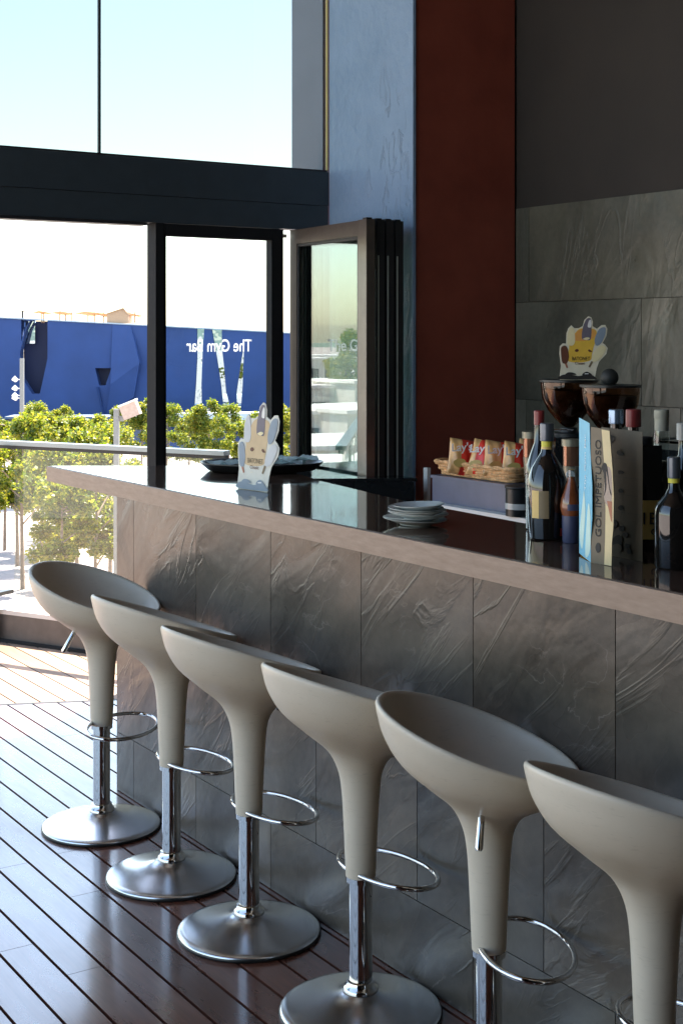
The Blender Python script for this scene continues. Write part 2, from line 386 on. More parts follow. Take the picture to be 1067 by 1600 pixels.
# kerb and coping along the deck edge
kd=Vector((.279,-.532,0)).normalized(); kn=Vector((.885,.465,0)).normalized()
def kp(s,o=0): p=Vector((.545,2.81,0))+kd*s+kn*o; return (p.x,p.y)
bm=bmesh.new(); prism(bm,[kp(-6),kp(1.45),kp(1.45,.02),kp(-6,.02)],-.4,.148); o=link_mesh('deck_edge_kerb',bm,M_kerb,bevel=.003); struct(o)
bm=bmesh.new(); prism(bm,[kp(-6,-.004),kp(1.45,-.004),kp(1.45,.17),kp(-6,.17)],.150,.175); struct(link_mesh('kerb_coping',bm,M_coping,bevel=.003))
bm=bmesh.new(); prism(bm,[kp(-6,-.03),kp(1.4,-.03),kp(1.4,-.003),kp(-6,-.003)],-.03,.012); struct(link_mesh('kerb_gutter',bm,M_gap))
# ceiling with overhang, rear wall, underside of this storey
struct(link_mesh('ceiling',B(-5.2,2.9,-9,2.58,6.4,6.7),M_ceiling))  # overhang added out of view to stop the high sun
struct(link_mesh('storey_below',B(-5,2.55,-9,1.2,GZ,-.42),M_coping))
o=link_mesh('rear_wall',B(-5.2,2.9,-9.25,-9.02,-.4,6.4),M_darkwall); tag(o,'plain dark rear wall closing the bar room behind the viewer','wall')

lw=link_mesh('light_blocking_wall',B(-5.2,-5.02,-9,-4.6,-.4,6.4),M_darkwall); tag(lw,'plain dark wall added unseen left of and behind the viewer to block side light','wall')  # added out of view to cut light from the left rear
# ---- slate back wall
bw=thing('back_bar_wall','dark wall behind the bar, greenish slate tiles below plain dark paint','wall',(2.54,-3,0))
link_mesh('painted_wall',B(0,.3,-6,4.3,-.03,6.39),M_darkwall,bw)
bm=bmesh.new()
def tiles(bm,plane_x0,plane_x1,rows,w,g=.0015):
    for z0,z1,y_start,ylo,yhi in rows:
        y=y_start
        while y>ylo:
            a=max(y-w,ylo); b=min(y,yhi)
            if b-a>.02: box(bm,plane_x0,plane_x1,a+g,b-g,z0+g,z1-g)
            y-=w
tiles(bm,-.016,-.001,[(1.889,2.372,.02+.52,-6,3.54),(1.39,1.889,-.218+3+1.0*0,-6,3.54)][:0],1)
rows=[(1.889,2.372),(1.392,1.889),(.9,1.392),(.4,.9),(-.02,.4)]
for i,(z0,z1) in enumerate(rows):
    off=[2.52,2.782,2.54,2.782,2.54][i]   # joint positions in local y (world+3)
    y=off+1.05*2
    while y>-6:
        a,b=max(y-1.05,-6),min(y,3.672)
        if b-a>.03: box(bm,-.016,-.001,a+.0015,b-.0015,z0+.0015,z1-.0015)
        y-=1.05
link_mesh('slate_cladding',bm,M_slate2,bw,bevel=.001)
# ---- red wall
rw=link_mesh('red_wall',B(1.89,2.522,.679,1.3,-.03,6.39),M_red); tag(rw,'dark red plastered wall between the blue pillar and the slate','wall')
pl=link_mesh('blue_pillar',B(1.886,2.5,.664,.677,-.03,4.6),M_blue)
bpy.data.objects.remove(pl)
bm=bmesh.new(); box(bm,1.872,1.888,.672,1.43,-.03,6.39)
pl=link_mesh('blue_pillar',bm,M_blue); tag(pl,'rough blue-grey plastered pillar face beside the folded glass doors','pillar')
yo=onX(456,100,1.874).y
oc=link_mesh('outer_column',B(1.874,2.5,1.50,yo,GZ,6.39),M_blue_out,bevel=.008); tag(oc,'blue-grey concrete column standing outside the upper window','column')

# ---- facade
fa=thing('window_wall','dark framed window wall with a deep beam under tall upper panes','window wall',(0,1.43,0))
link_mesh('beam',B(-5,1.868,0,.14,2.412,2.591),M_steel_grey,fa,bevel=.003)
link_mesh('head_frame',B(-5,1.868,.006,.12,2.279,2.4105),M_steel_grey,fa,bevel=.002)
link_mesh('lower_head_rail',B(-5,.810,.002,.09,2.262,2.277),M_metal_dark,fa)
link_mesh('post',B(.853,.897,0,.10,-.02,2.277),M_frame,fa,bevel=.002)
link_mesh('post',B(-2.1,-2.0,0,.10,-.02,2.277),M_metal_dark,fa,bevel=.002)
link_mesh('beam_edge_trim',B(-5,1.86,.004,.018,2.5925,2.602),M_metal_dark,fa)
for a,b in((-5,-1.60),(-1.588,.562),(.574,1.862)):
    link_mesh('upper_pane',B(a,b,.03,.042,2.603,3.9 if a>0 else 6.38),M_glass_up,fa)
for a in(-1.599,.5635): link_mesh('pane_joint',B(a,a+.0095,.026,.046,2.603,6.38),M_metal_dark,fa)
link_mesh('corner_seal',B(1.867,1.8705,.012,.03,2.604,3.9),M_brass,fa)
link_mesh('added_dark_infill',B(.58,1.87,-.01,.12,3.902,6.38),M_steel_grey,fa)  # unseen panel added so the deck reflects dark on this side
fd=thing('fixed_glass_door','closed glass door in a black frame with white mirrored lettering','door',(.9,1.43,0))
link_mesh('stile',B(0,.012,.004,.06,.0,2.2755),M_frame,fd)
link_mesh('stile',B(.617,.688,.002,.06,.0,2.2755),M_frame,fd,bevel=.002)
link_mesh('top_rail',B(.0125,.6165,.003,.06,2.215,2.275),M_frame,fd,bevel=.002)
link_mesh('bottom_rail',B(.0125,.6165,.003,.06,.0,.09),M_metal_dark,fd)
link_mesh('glass_pane',B(.013,.616,.028,.036,.091,2.214),M_glass,fd)
xa=onX  # lettering spans px 296..390, y 530..552
def onY(px,py,y):
    r=ray(px,py); t_=(y-CAMY)/r[1]; return Vector((CAMX+t_*r[0],y,CAMH+t_*r[2]))
pL=onY(296,541,1.455); pR=onY(390,541,1.455)
text_mesh('lettering','The Gym Bar',.088,.001,M_decal,frame((( pL.x+pR.x)/2-.9,.0265,(pL.z+pR.z)/2),(1,0,0),(0,0,1)),fd,mirror=True,offset=.0012,sx=(pR.x-pL.x)/.445)
link_mesh('hinge',B(.676,.70,-.012,0.0,2.23,2.25),M_chrome,fd)
tr=link_mesh('floor_track',(lambda b:(prism(b,[(-5,1.50),(.05,1.438),(1.2,.944),(1.2,.966),(.05,1.462),(-5,1.524)],-.02,.001),b)[1])(bmesh.new()),M_metal_dark)
tag(tr,'dark metal door track set in the deck across the opening','door track')
# folding doors
def fold_panel(idx,x,ry,mat,label,length=.80,near_y=.612):
    o=thing('folding_glass_door',label,'door',(x,near_y,0),ry,'folded glass door leaves stacked by the pillar')
    T=.046
    def vbox(n,y0,y1,z0,z1,m,xa=0,xb=T,bv=.002): return link_mesh(n,B(xa,xb,y0,y1,z0,z1),m,o,bevel=bv)
    vbox('stile',0,.082,.02,2.27,mat); vbox('stile',length-.075,length,.02,2.27,mat)
    vbox('top_rail',.0825,length-.0755,2.195,2.268,mat); vbox('bottom_rail',.0825,length-.0755,.022,1.13 if False else .11,mat)
    link_mesh('glazing_bead',(lambda b:(box(b,.004,.012,.083,.095,.112,2.193),box(b,.004,.012,length-.088,length-.076,.112,2.193),box(b,.004,.012,.096,length-.089,2.18,2.193),b)[-1])(bmesh.new()),M_metal_dark,o)
    link_mesh('glass_pane',B(.018,.026,.0955,length-.0885,.113,2.179),M_glass_fold,o,bevel=0)
    if idx: link_mesh('edge_gasket',B(.006,.013,-.002,-.0004,.30-.1*(idx%2),2.10),M_gasket,o)
    link_mesh('top_roller',B(.008,.038,.012,.05,2.271,2.279),M_metal_dark,o)
    return o
fold_panel(0,1.556,R(-4.2),M_metal_brown,'nearest folded glass door leaf, bronze face and pane reflecting the town')
for i,xx in enumerate((1.626,1.684,1.742)):
    fold_panel(i+1,xx,R(0),M_metal_dark,['second glass door leaf of the folded stack, edge on, counted from the bronze one','third glass door leaf of the folded stack, edge on','last glass door leaf of the folded stack, against the blue pillar'][i],near_y=.628+.004*i)
# seals between leaves give thin bright slits
# ---- balustrade
bl=thing('balustrade','steel handrail with clear glass infill along the terrace edge','railing',(0,0,0))
bm=bmesh.new(); prism(bm,[kp(-6,.045),kp(1.49,.045),kp(1.49,.105),kp(-6,.105)],1.098,1.122); link_mesh('handrail',bm,M_chrome if False else simple('handrail_steel',(.22,.25,.27),.3,.9,.05),bl,bevel=.006)
bm=bmesh.new(); prism(bm,[kp(-6,.062),kp(1.49,.062),kp(1.49,.088),kp(-6,.088)],1.078,1.0975); link_mesh('rail_channel',bm,M_metal_dark,bl)
for s in(-.01-.03,-1.9,-3.8,-5.7):
    bm=bmesh.new(); prism(bm,[kp(s-.045,-.05),kp(s+.045,-.05),kp(s+.045,-.032),kp(s-.045,-.032)],-.0015,1.09); link_mesh('post',bm,M_metal_dark,bl,bevel=.003)
    bm=bmesh.new(); prism(bm,[kp(s+.0455,-.05),kp(s+.085,-.045),kp(s+.085,.066),kp(s+.0455,.066)],.26,.28); link_mesh('glass_clamp',bm,M_black,bl,bevel=.003)
for a,b in((-5.6,-3.9),(-3.7,-2.0),(-1.8,-.12),(.045,1.43)):
    bm=bmesh.new(); prism(bm,[kp(a,.070),kp(b,.070),kp(b,.078),kp(a,.078)],.177,1.077); link_mesh('glass_panel',bm,M_glass_rail,bl)

# ================= BAR =================
bar=thing('bar_counter','long slate-clad bar with thick brown counter top','bar counter',(0,0,0))
bm=bmesh.new()
for z0,z1,off in((.0015,.22,-.146),(.22,.70,-.41),(.70,1.158,-.146)):
    y=0.0; nxt=off
    while y>-6.5:
        box(bm,.008,.023,max(nxt,-6.5)+.0014,y-(.0014 if y<0 else 0),z0+.0012,z1-.0012)
        y=nxt; nxt-=.5
link_mesh('slate_cladding',bm,M_slate,bar,bevel=.0012)
link_mesh('bar_body',B(.0235,.22,-6.5,-.006,0,1.159),M_grout,bar)
link_mesh('end_cladding',B(0.009,.22,-.005,.006,.0,1.158),M_slate,bar)
ctop=[(-.155,.272),(-.155,-6.5),(.20,-6.5),(.231,-2.635),(.276,-2.036),(.311,-1.439),(.423,-.774),(.575,-.24),(.52,-.16)]
bm=bmesh.new(); prism(bm,[(x+(.006 if x<-.1 else -.004),y) for x,y in ctop],1.162,1.2095); link_mesh('counter_top',bm,M_ctop,bar,bevel=.0015)
bm=bmesh.new(); box(bm,-.1625,-.150,-6.5,.279,1.152,1.2085); 
link_mesh('lit_front_edge',bm,M_cedge,bar,bevel=.0015)
bm=bmesh.new(); dx,dy=.52+.155,-.16-.272; L=math.hypot(dx,dy); nx,ny=-dy/L*.012,dx/L*.012
prism(bm,[(-.149,.268),(.52,-.16),(.52+nx,-.16+ny),(-.149+nx,.268+ny)],1.152,1.2085); link_mesh('lit_end_edge',bm,M_cedge,bar)
# low black cabinet behind the counter end
cb=thing('black_cabinet','low glossy black cabinet behind the counter end, in front of the folded doors','cabinet',(1.2,.8,0))
bm=bmesh.new(); prism(bm,[(x-1.2,y-.8) for x,y in((.95,.86),(1.70,.427),(1.70,.585),(1.525,.595),(1.585,1.37),(.95,1.37))],.04,1.032); link_mesh('carcass',bm,M_blackgloss,cb,bevel=.002)
bm=bmesh.new(); prism(bm,[(x-1.2,y-.8) for x,y in((.942,.862),(1.71,.418),(1.71,.59),(1.522,.597),(1.58,1.375),(.942,1.375))],1.034,1.05); link_mesh('worktop',bm,M_blackgloss,cb,bevel=.002)
# back counter
bk=thing('back_counter','low back counter with a white worktop edge below the slate wall','counter',(1.67,-1.8,0))
link_mesh('worktop',B(0,.85,-4.5,2.13,.915,.95),M_white,bk,bevel=.006)
link_mesh('carcass',B(.04,.85,-4.5,2.1,0,.9135),M_black,bk)
ws=link_mesh('white_board',B(1.83,1.85,.50,.53,.6,1.085),M_white); 
ws.location=(0,0,0); tag(ws,'thin white upright board edge beside the pillar, left of the snacks','board')

# ================= BAR STOOLS =================
def catmull(rows,k=4):
    out=[]
    for i in range(len(rows)-1):
        p0=rows[max(i-1,0)];p1=rows[i];p2=rows[i+1];p3=rows[min(i+2,len(rows)-1)]
        for q in range(k):
            t_=q/k
            out.append([.5*(2*b+(-a+c)*t_+(2*a-5*b+4*c-d)*t_*t_+(-a+3*b-3*c+d)*t_**3) for a,b,c,d in zip(p0,p1,p2,p3)])
    out.append(list(rows[-1])); return out
def seat_mesh():
    S=[(-.038,.333,.038,.333),(-.041,.40,.041,.40),(-.0435,.46,.0435,.46),(-.049,.55,.049,.55),(-.060,.605,.057,.600),(-.088,.655,.078,.632),(-.145,.704,.123,.655),(-.203,.757,.175,.672),(-.236,.812,.206,.692),(-.250,.862,.220,.718)]
    rows=catmull(S)+[(-.2525,.876,.2225,.727),(-.251,.882,.221,.731),(-.247,.885,.217,.733),(-.242,.884,.212,.732),(-.238,.878,.208,.728)]
    rows+=catmull([(-.238,.876,.208,.727),(-.228,.835,.19,.712),(-.198,.775,.155,.697),(-.14,.727,.10,.688),(-.07,.702,.04,.686),(-.02,.695,.0,.690)])[1:]
    bm=bmesh.new(); n=56; rings=[]
    for xl,zl,xr,zr in rows:
        f_=max(0,min(1,(xr-.06)/.1)); ry=(xr-xl)/2*.99; xr=xr*(1-.095*f_); c=(xl+xr)/2; r=(xr-xl)/2; z=(zl+zr)/2; sl=(zr-zl)/2
        ring=[]
        for i in range(n):
            a=2*math.pi*i/n; ca=math.cos(a)
            # the back stays high a little longer round the rim
            ring.append(bm.verts.new((c+r*ca, ry*math.sin(a), z+sl*ca)))
        rings.append(ring)
    for a,b in zip(rings,rings[1:]):
        for i in range(n): bm.faces.new((a[i],a[(i+1)%n],b[(i+1)%n],b[i]))
    bm.faces.new(rings[0][::-1]); bm.faces.new(rings[-1]); return bm
def stool(label,px,y_w,seat_rot,ring_rot,dz,lever=None,lever_rot=0,z_seat=0):
    o=thing('bar_stool',label,'bar stool',(-.202,y_w,.0),0,'cream bucket bar stools along the slate bar')
    s=link_mesh('seat_shell',seat_mesh(),M_cream,o,smooth=True,angle=60); s.location=(0,0,dz); s.rotation_euler=(0,0,seat_rot)
    bm=bmesh.new(); lathe(bm,[(.199,.0),(.2035,.004),(.2045,.008),(.2035,.0125),(.199,.0155),(.185,.0185),(.15,.025),(.11,.033),(.08,.041),(.06,.048),(.048,.055),(.044,.0585)],64)
    link_mesh('base_plate',bm,M_brush,o,smooth=True,angle=50)
    bm=bmesh.new(); lathe(bm,[(.2052,.001),(.2065,.004),(.2065,.0075),(.2052,.010)],64,cap0=False,cap1=False); link_mesh('base_rim',bm,M_black,o,smooth=True)
    bm=bmesh.new(); lathe(bm,[(.0445,.0590),(.045,.064),(.042,.069),(.037,.073),(.035,.083),(.0315,.085)],40); link_mesh('collar',bm,M_chrome,o,smooth=True)
    bm=bmesh.new(); lathe(bm,[(.0295,.0855),(.0295,.322+dz)],40); link_mesh('column',bm,M_chrome,o,smooth=True)
    bm=bmesh.new(); lathe(bm,[(.0300,.3195+dz),(.0375,.3197+dz),(.0375,.3325+dz),(.0300,.3327+dz)],40); link_mesh('collar',bm,M_chrome,o,smooth=True)
    bm=bmesh.new(); ra_=.105; rb_=.163; a0=.083; tl=math.tan(R(5))
    pts=[(a0+ra_*math.cos(2*math.pi*i/48),rb_*math.sin(2*math.pi*i/48),0) for i in range(48)]
    pts=[(x,y,-(x-a0)*tl) for x,y,_ in pts]
    tube(bm,pts,.0068,10,closed=True); f=link_mesh('footrest_ring',bm,M_chrome,o,smooth=True); f.location=(0,0,.334+dz); f.rotation_euler=(0,0,ring_rot)
    bm=bmesh.new(); tube(bm,[(.034,0,-.012),(.034,0,.004),(-.022,0,.0085)],.005,8); q=link_mesh('strut',bm,M_chrome,f,smooth=True)
    if lever is not None:
        # bent chrome lever sticking out just under the bowl and hanging down
        bm=bmesh.new(); tube(bm,[(.060,0,.672),(.092,0,.672),(.100,0,.666),(.106,0,.655),(.138,0,.604),(.141,0,.599)],.005,10,radii=[.006,.006,.0065,.0075,.009,.006])
        q=link_mesh('height_lever',bm,M_chrome,o,smooth=True); q.location=(0,0,dz); q.rotation_euler=(0,0,lever)
        bm=bmesh.new(); lathe(bm,[(.015,0),(.015,.006)],20,mtx=Matrix.Translation((.088,0,.674))@Matrix.Rotation(R(90),4,'Y')); q=link_mesh('lever_socket',bm,M_black,o); q.location=(0,0,dz); q.rotation_euler=(0,0,lever)
    return o
A=R
stool('cream bar stool farthest along the bar, turned, lever at its left, beside the terrace opening',158,-.339,A(-48),A(-54),.025,lever=A(-182))
stool('cream bar stool second from the far end of the bar, nearest the farthest one',267,-.886,0,0,.022)
stool('cream bar stool third from the far end, whole round base plate in view',388,-1.384,0,0,.010,lever=A(22))
stool('cream bar stool fourth from the far end, base plate cut by the picture bottom',562,-1.957,0,0,.014,lever=A(20))
stool('cream bar stool turned so its height lever faces the viewer, second nearest',762,-2.467,A(-36),A(-34),.013,lever=A(-138))
stool('nearest cream bar stool, cut off by the right edge of the picture',1020,-2.969,0,A(-4),.016)

# ================= THINGS ON THE COUNTER =================
CZ=1.2098
CR=Vector((CT,-ST,0)); CF=Vector((ST,CT,0)); UP=Vector((0,0,1))
# hand-shaped ice cream cards (outline in card units, 0..1 wide)
HAND=[(0,.0),(0,.07),(.03,.22),(.0,.40),(.01,.52),(.07,.565),(.14,.56),(.15,.72),(.19,.80),(.25,.845),(.31,.80),(.40,.80),(.48,.83),(.52,.93),(.60,.985),(.66,.965),(.69,.90),(.68,.83),(.77,.79),(.86,.845),(.94,.85),(.98,.79),(.96,.68),(.88,.57),(.93,.54),(.98,.49),(.95,.40),(.80,.28),(.75,.18),(.70,.0)]
def hand_card(label,p0,p1,height,faded):
    """card standing on the line p0-p1"""
    p0=Vector(p0);p1=Vector(p1); x=(p1-p0); wbase=x.length; W=wbase/.70; x.normalize()
    o=thing('hand_shaped_card',label,'menu card',(p0.x,p0.y,p0.z),0,'hand shaped ice cream cards')
    lean=.10; y=(UP+ (x.cross(UP)).normalized()*0 + Vector((ST,CT,0))*lean).normalized()
    F=frame((0,0,0),x,y); H_=height
    sc=lambda pts:[(a*W,b*H_) for a,b in pts]
    curve_mesh('card',[(sc(HAND),False)],.003,M_card2 if faded else M_card,F@Matrix.Translation((0,0,0)),o)
    lay=lambda k:F@Matrix.Translation((0,0,.0018+.0004*k))
    def shape(n,pts,mat,k=1,sm=True): curve_mesh(n,[(sc(pts),sm)],.0003,mat,lay(k),o)
    ora=M_card2_o if faded else M_card_y
    shape('palm_print',[(.16,.30),(.20,.50),(.18,.62),(.30,.70),(.40,.78),(.55,.80),(.74,.77),(.76,.65),(.70,.52),(.66,.40),(.62,.30),(.40,.27)],ora,1)
    shape('palm_print',[(.30,.62),(.36,.74),(.52,.795),(.72,.76),(.72,.66),(.5,.6)],M_card2_o if faded else M_card_o,2)
    shape('ice_cream_print',[(.17,.55),(.17,.68),(.20,.77),(.26,.81),(.31,.76),(.32,.60),(.27,.53)],M_ice2 if faded else M_ice,3)
    shape('ice_cream_print',[(.46,.64),(.48,.80),(.55,.93),(.62,.955),(.655,.90),(.64,.64),(.55,.615)],M_greybar,4)
    shape('ice_cream_print',[(.58,.82),(.60,.90),(.64,.93),(.655,.87),(.64,.81)],M_wht_ink,5)
    shape('ice_cream_print',[(.48,.63),(.55,.655),(.62,.645),(.56,.615)],M_ice,5)
    shape('ice_cream_print',[(.73,.54),(.72,.63),(.79,.76),(.87,.81),(.94,.80),(.93,.70),(.86,.58),(.79,.53)],M_bluegrey,4)
    shape('ice_cream_print',[(.05,.28),(.03,.42),(.04,.50),(.11,.53),(.16,.49),(.19,.36),(.15,.26),(.09,.25)],M_bluegrey if faded else M_choc,3)
    shape('ice_cream_print',[(.68,.28),(.66,.36),(.78,.50),(.88,.53),(.94,.49),(.90,.41),(.80,.31)],M_ice2 if faded else M_ice,4)
    shape('stick_print',[(.10,.25),(.14,.25),(.17,.19),(.14,.18)],M_menu_terra,3,False); shape('stick_print',[(.68,.28),(.64,.29),(.58,.20),(.61,.19)],M_olive,3,False)
    shape('chocolate_print',[(.31,.445),(.33,.47),(.37,.475),(.39,.45),(.35,.43)],M_choc,5); shape('chocolate_print',[(.58,.45),(.60,.47),(.65,.445),(.66,.43),(.61,.43)],M_choc,5)
    dk=M_bluegrey if faded else M_ink
    shape('hill_print',[(.015,.01),(.01,.06),(.12,.085),(.25,.075),(.38,.06),(.50,.075),(.60,.085),(.70,.05),(.69,.01)],dk,5)
    shape('hill_print',[(.46,.07),(.48,.105),(.55,.125),(.62,.10),(.64,.07)],dk,6); shape('hill_print',[(.12,.08),(.17,.115),(.27,.11),(.33,.08)],dk,6)
    shape('stripe_print',[(.50,.085),(.58,.088),(.58,.10),(.50,.098)],M_wht_ink,7,False)
    text_mesh('lettering','BATONET',.105*W*1.0,.0003,M_ink if not faded else M_olive,F@Matrix.Translation((.43*W,.325*H_,.0042)),o,sx=.78)
    text_mesh('lettering','Classic',.075*W,.0003,M_choc,F@Matrix.Translation((.41*W,.255*H_,.0042)),o)
    shape('strut_print',[(.30,.195),(.36,.205),(.36,.195)],M_card,5,False)
    # folded foot behind
    bm=bmesh.new(); q=Vector((ST,CT,0))*.05
    a=p0-p0+x*.012; b=x*(wbase*.9); vs=[a+UP*.002+q*.1,b+UP*.002+q*.1,b+UP*.0015+q,a+UP*.0015+q]
    lo=[bm.verts.new(v) for v in vs]; hi=[bm.verts.new(v+UP*.002) for v in vs]
    bm.faces.new(lo[::-1]); bm.faces.new(hi)
    for i in range(4): bm.faces.new((lo[i],lo[(i+1)%4],hi[(i+1)%4],hi[i]))
    link_mesh('card_foot',bm,M_card,o)
    return o
a=onZ(372,763,CZ); b=onZ(418,769,CZ)
hand_card('hand shaped ice cream card with faded print standing on the bar counter',a,b,.292,True)
GRZ=1.528
a=onX(875,592,1.90); a.z=GRZ; b=onX(928,592,1.90); b.z=GRZ; 
DCARD=5.95
a=dep(874,DCARD,GRZ); b=dep(928,DCARD,GRZ)
hand_card('yellow hand shaped ice cream card standing on the left coffee grinder',a,b,.275,False)

# tray with napkins
tc=onZ(409,735,CZ)
ty=thing('serving_tray','black oval serving tray with pale napkins behind the hand card','tray',tc,R(-33))
def oval_tray():
    bm=bmesh.new(); prof=[(.80,.0),(.90,.004),(1.0,.024),(1.035,.030),(1.035,.034),(1.0,.032),(.9,.012),(.78,.009)]
    n=56; rings=[]
    for r,z in prof: rings.append([bm.verts.new((.222*r*math.cos(2*math.pi*i/n),.17*r*math.sin(2*math.pi*i/n),z)) for i in range(n)])
    for p,q in zip(rings,rings[1:]):
        for i in range(n): bm.faces.new((p[i],p[(i+1)%n],q[(i+1)%n],q[i]))
    bm.faces.new(rings[0][::-1]); bm.faces.new(rings[-1]); return bm
link_mesh('tray_dish',oval_tray(),M_black,ty,smooth=True)
def napkin(label,loc,rz,s=.11,seed=1):
    r_=random.Random(seed); bm=bmesh.new(); N=10; g=[]
    for i in range(N+1):
        g.append([bm.verts.new(((i/N-.5)*s*1.3,(j/N-.5)*s,.002+.007*math.sin(i*.9+j*.5+seed)+.006*r_.random()+.01)) for j in range(N+1)])
    for i in range(N):
        for j in range(N): bm.faces.new((g[i][j],g[i+1][j],g[i+1][j+1],g[i][j+1]))
    geo=bmesh.ops.solidify(bm,geom=bm.faces[:],thickness=.0025)
    o=link_mesh('paper_napkin',bm,M_napkin,smooth=True); o.location=loc; o.rotation_euler=(0,0,rz); tag(o,label,'napkin','paper napkins on the tray'); return o
def tl(dx,dy,dz=0): return tc+CR*dx+CF*dy+UP*(.012+dz)
napkin('crumpled pale blue napkin at the left end of the tray',tl(-.12,0,.004),.2,.11,2)
napkin('crumpled pale blue napkin on the tray, just right of the hand card',tl(.10,-.02,.008),.9,.12,5)
napkin('folded pale blue napkin at the right end of the tray, uppermost of the pile',tl(.135,.02,.018),-.4,.11,9)

# saucer stack
pc=onZ(651,820,CZ); pr=random.Random(5)
prof=[(.040,0),(.043,.004),(.055,.006),(.078,.014),(.085,.017),(.0855,.0185),(.082,.018),(.052,.009),(.04,.0075)]
zz=0; first=None
names=['bottom saucer of the stack on the counter, set off to the left','second saucer from the bottom of the stack','third saucer from the bottom, tilted in the stack','fourth saucer from the bottom of the stack','fifth saucer from the bottom, second from the top','top saucer of the stack on the counter']
for i in range(6):
    if first is None:
        bm=bmesh.new(); lathe(bm,prof,40); s=link_mesh('saucer',bm,M_plate,smooth=True); first=s
        s['group']='saucers stacked on the bar counter'
    else: s=first.copy(); COL.objects.link(s)
    s['label']=names[i]; s['category']='saucer'
    s.location=pc+Vector((pr.uniform(-.006,.006)-(.006 if i==0 else 0),pr.uniform(-.006,.006),zz)); s.rotation_euler=(pr.uniform(-.04,.04),pr.uniform(-.04,.04),i)
    sc=[1.0,.98,.95,.9,.86,.8][i]; s.scale=(sc,sc,1); zz+=.0074

# bottles -------------------------------------------------
def bottle(label,pos,parts,name='liquor_bottle',rz=0):
    o=thing(name,label,'bottle',pos,rz,'liquor bottles on the bar counter')
    for nm,prof,mat,kw in parts:
        bm=bmesh.new(); lathe(bm,prof,kw.get('n',36))
        sx=kw.get('sx',1)
        if sx!=1:
            for v in bm.verts: v.co.y*=sx
        link_mesh(nm,bm,mat,o,smooth=True,angle=35)
    return o
def label_patch(o,r,a0,a1,z0,z1,mat,sx=1,name='label'):
    bm=bmesh.new(); n=12
    def P(r_,a,z): return (r_*math.cos(a),r_*math.sin(a)*sx,z)
    A0=[[bm.verts.new(P(rr,a0+(a1-a0)*i/n,z)) for i in range(n+1)] for rr,z in((r,z0),(r+.0008,z0),(r+.0008,z1),(r,z1))]
    for k in range(3):
        for i in range(n): bm.faces.new((A0[k][i],A0[k][i+1],A0[k+1][i+1],A0[k+1][i]))
    return link_mesh(name,bm,mat,o,smooth=True,angle=35)
AC=math.atan2(-CT,-ST)  # direction towards the camera
# decanter: px 822..885, top 673, base ~848, D 3.45 -> 638px/m
d=dep(854,3.46,CZ)
o=bottle('broad dark cognac bottle with gold label and grey cap, left of the other bottles',d,[
 ('glass_body',[(.036,0),(.042,.004),(.046,.04),(.049,.09),(.050,.125),(.047,.15),(.038,.175),(.024,.198),(.0155,.212),(.0135,.225)],M_dbot,{}),
 ('neck_foil',[(.0140,.2),(.0142,.212),(.0142,.226)],M_gold,{}),
 ('neck_glass',[(.0135,.2265),(.0135,.240)],M_brightyel,{}),
 ('cap',[(.0165,.2405),(.017,.243),(.017,.282),(.0155,.284)],M_greycap,{})])
label_patch(o,.0492,AC-.95,AC-.55,.055,.122,M_gold); label_patch(o,.0492,AC-.54,AC-.05,.055,.122,M_olive)
label_patch(o,.0455,AC+.62,AC+1.0,.012,.03,M_redlab)
d=dep(842,3.62,CZ)
o=bottle('dark bottle with red neck behind the broad cognac bottle',d,[
 ('glass_body',[(.030,0),(.034,.005),(.036,.14),(.034,.165),(.022,.20),(.013,.225),(.012,.27)],M_dbot,{}),
 ('cap',[(.0135,.2705),(.0135,.305),(.012,.307)],M_redcap,{})])
d=dep(892,3.40,CZ)
o=bottle('short round amber liqueur bottle with dark blue label beside the blue menu',d,[
 ('glass_body',[(.020,0),(.0215,.004),(.0225,.06),(.0225,.065)],M_navy,{}),
 ('liquor',[(.0225,.0655),(.026,.078),(.027,.09),(.024,.108),(.016,.13),(.0095,.15),(.0085,.158)],M_amber,{}),
 ('neck',[(.0085,.1585),(.0085,.175)],M_glass_clear,{})])
label_patch(o,.0272,AC-.5,AC+.5,.079,.094,M_navy)
d=dep(962,3.42,CZ)
o=bottle('tall bottle with silver blue cap showing above the brown menu',d,[
 ('glass_body',[(.034,0),(.037,.005),(.037,.17),(.033,.19),(.016,.225),(.0135,.24),(.0135,.285)],M_dbot,{}),
 ('cap',[(.0175,.2855),(.018,.288),(.018,.318),(.016,.32)],M_bluecap,{})])
d=dep(989,3.5,CZ)
o=bottle('bottle with dark red cap showing above the right edge of the brown menu',d,[
 ('glass_body',[(.034,0),(.037,.005),(.037,.16),(.033,.18),(.016,.215),(.0135,.23),(.0135,.272)],M_dbot,{}),
 ('cap',[(.0185,.2725),(.019,.275),(.019,.292),(.0192,.2921),(.0192,.2925),(.019,.2926),(.019,.314),(.017,.316)],M_redcap,{})])
d=dep(1006,3.28,CZ)
o=thing('liquor_bottle','square shouldered dark bottle with yellow label right of the brown menu','bottle',d,-TH,'liquor bottles on the bar counter')
link_mesh('glass_body',B(-.034,.034,-.03,.03,0,.245),M_dbot,o,bevel=.006)
link_mesh('label',B(-.0345,.0345,-.0312,-.0302,.028,.118),M_yel,o)
text_mesh('lettering','1B',.04,.0004,M_ink,frame((.004,-.0316,.075),(1,0,0),(0,0,1)),o)
text_mesh('lettering','o',.03,.0004,M_ink,frame((.016,-.0316,.048),(1,0,0),(0,0,1)),o)
bm=bmesh.new(); lathe(bm,[(.014,.2455),(.013,.262),(.015,.266),(.015,.285)],24); link_mesh('neck',bm,M_dbot,o,smooth=True)
bpy.data.objects.remove(o.children[-1])
bm=bmesh.new(); lathe(bm,[(.020,.2455),(.020,.262),(.018,.264)],24); link_mesh('cap',bm,M_black,o,smooth=True)
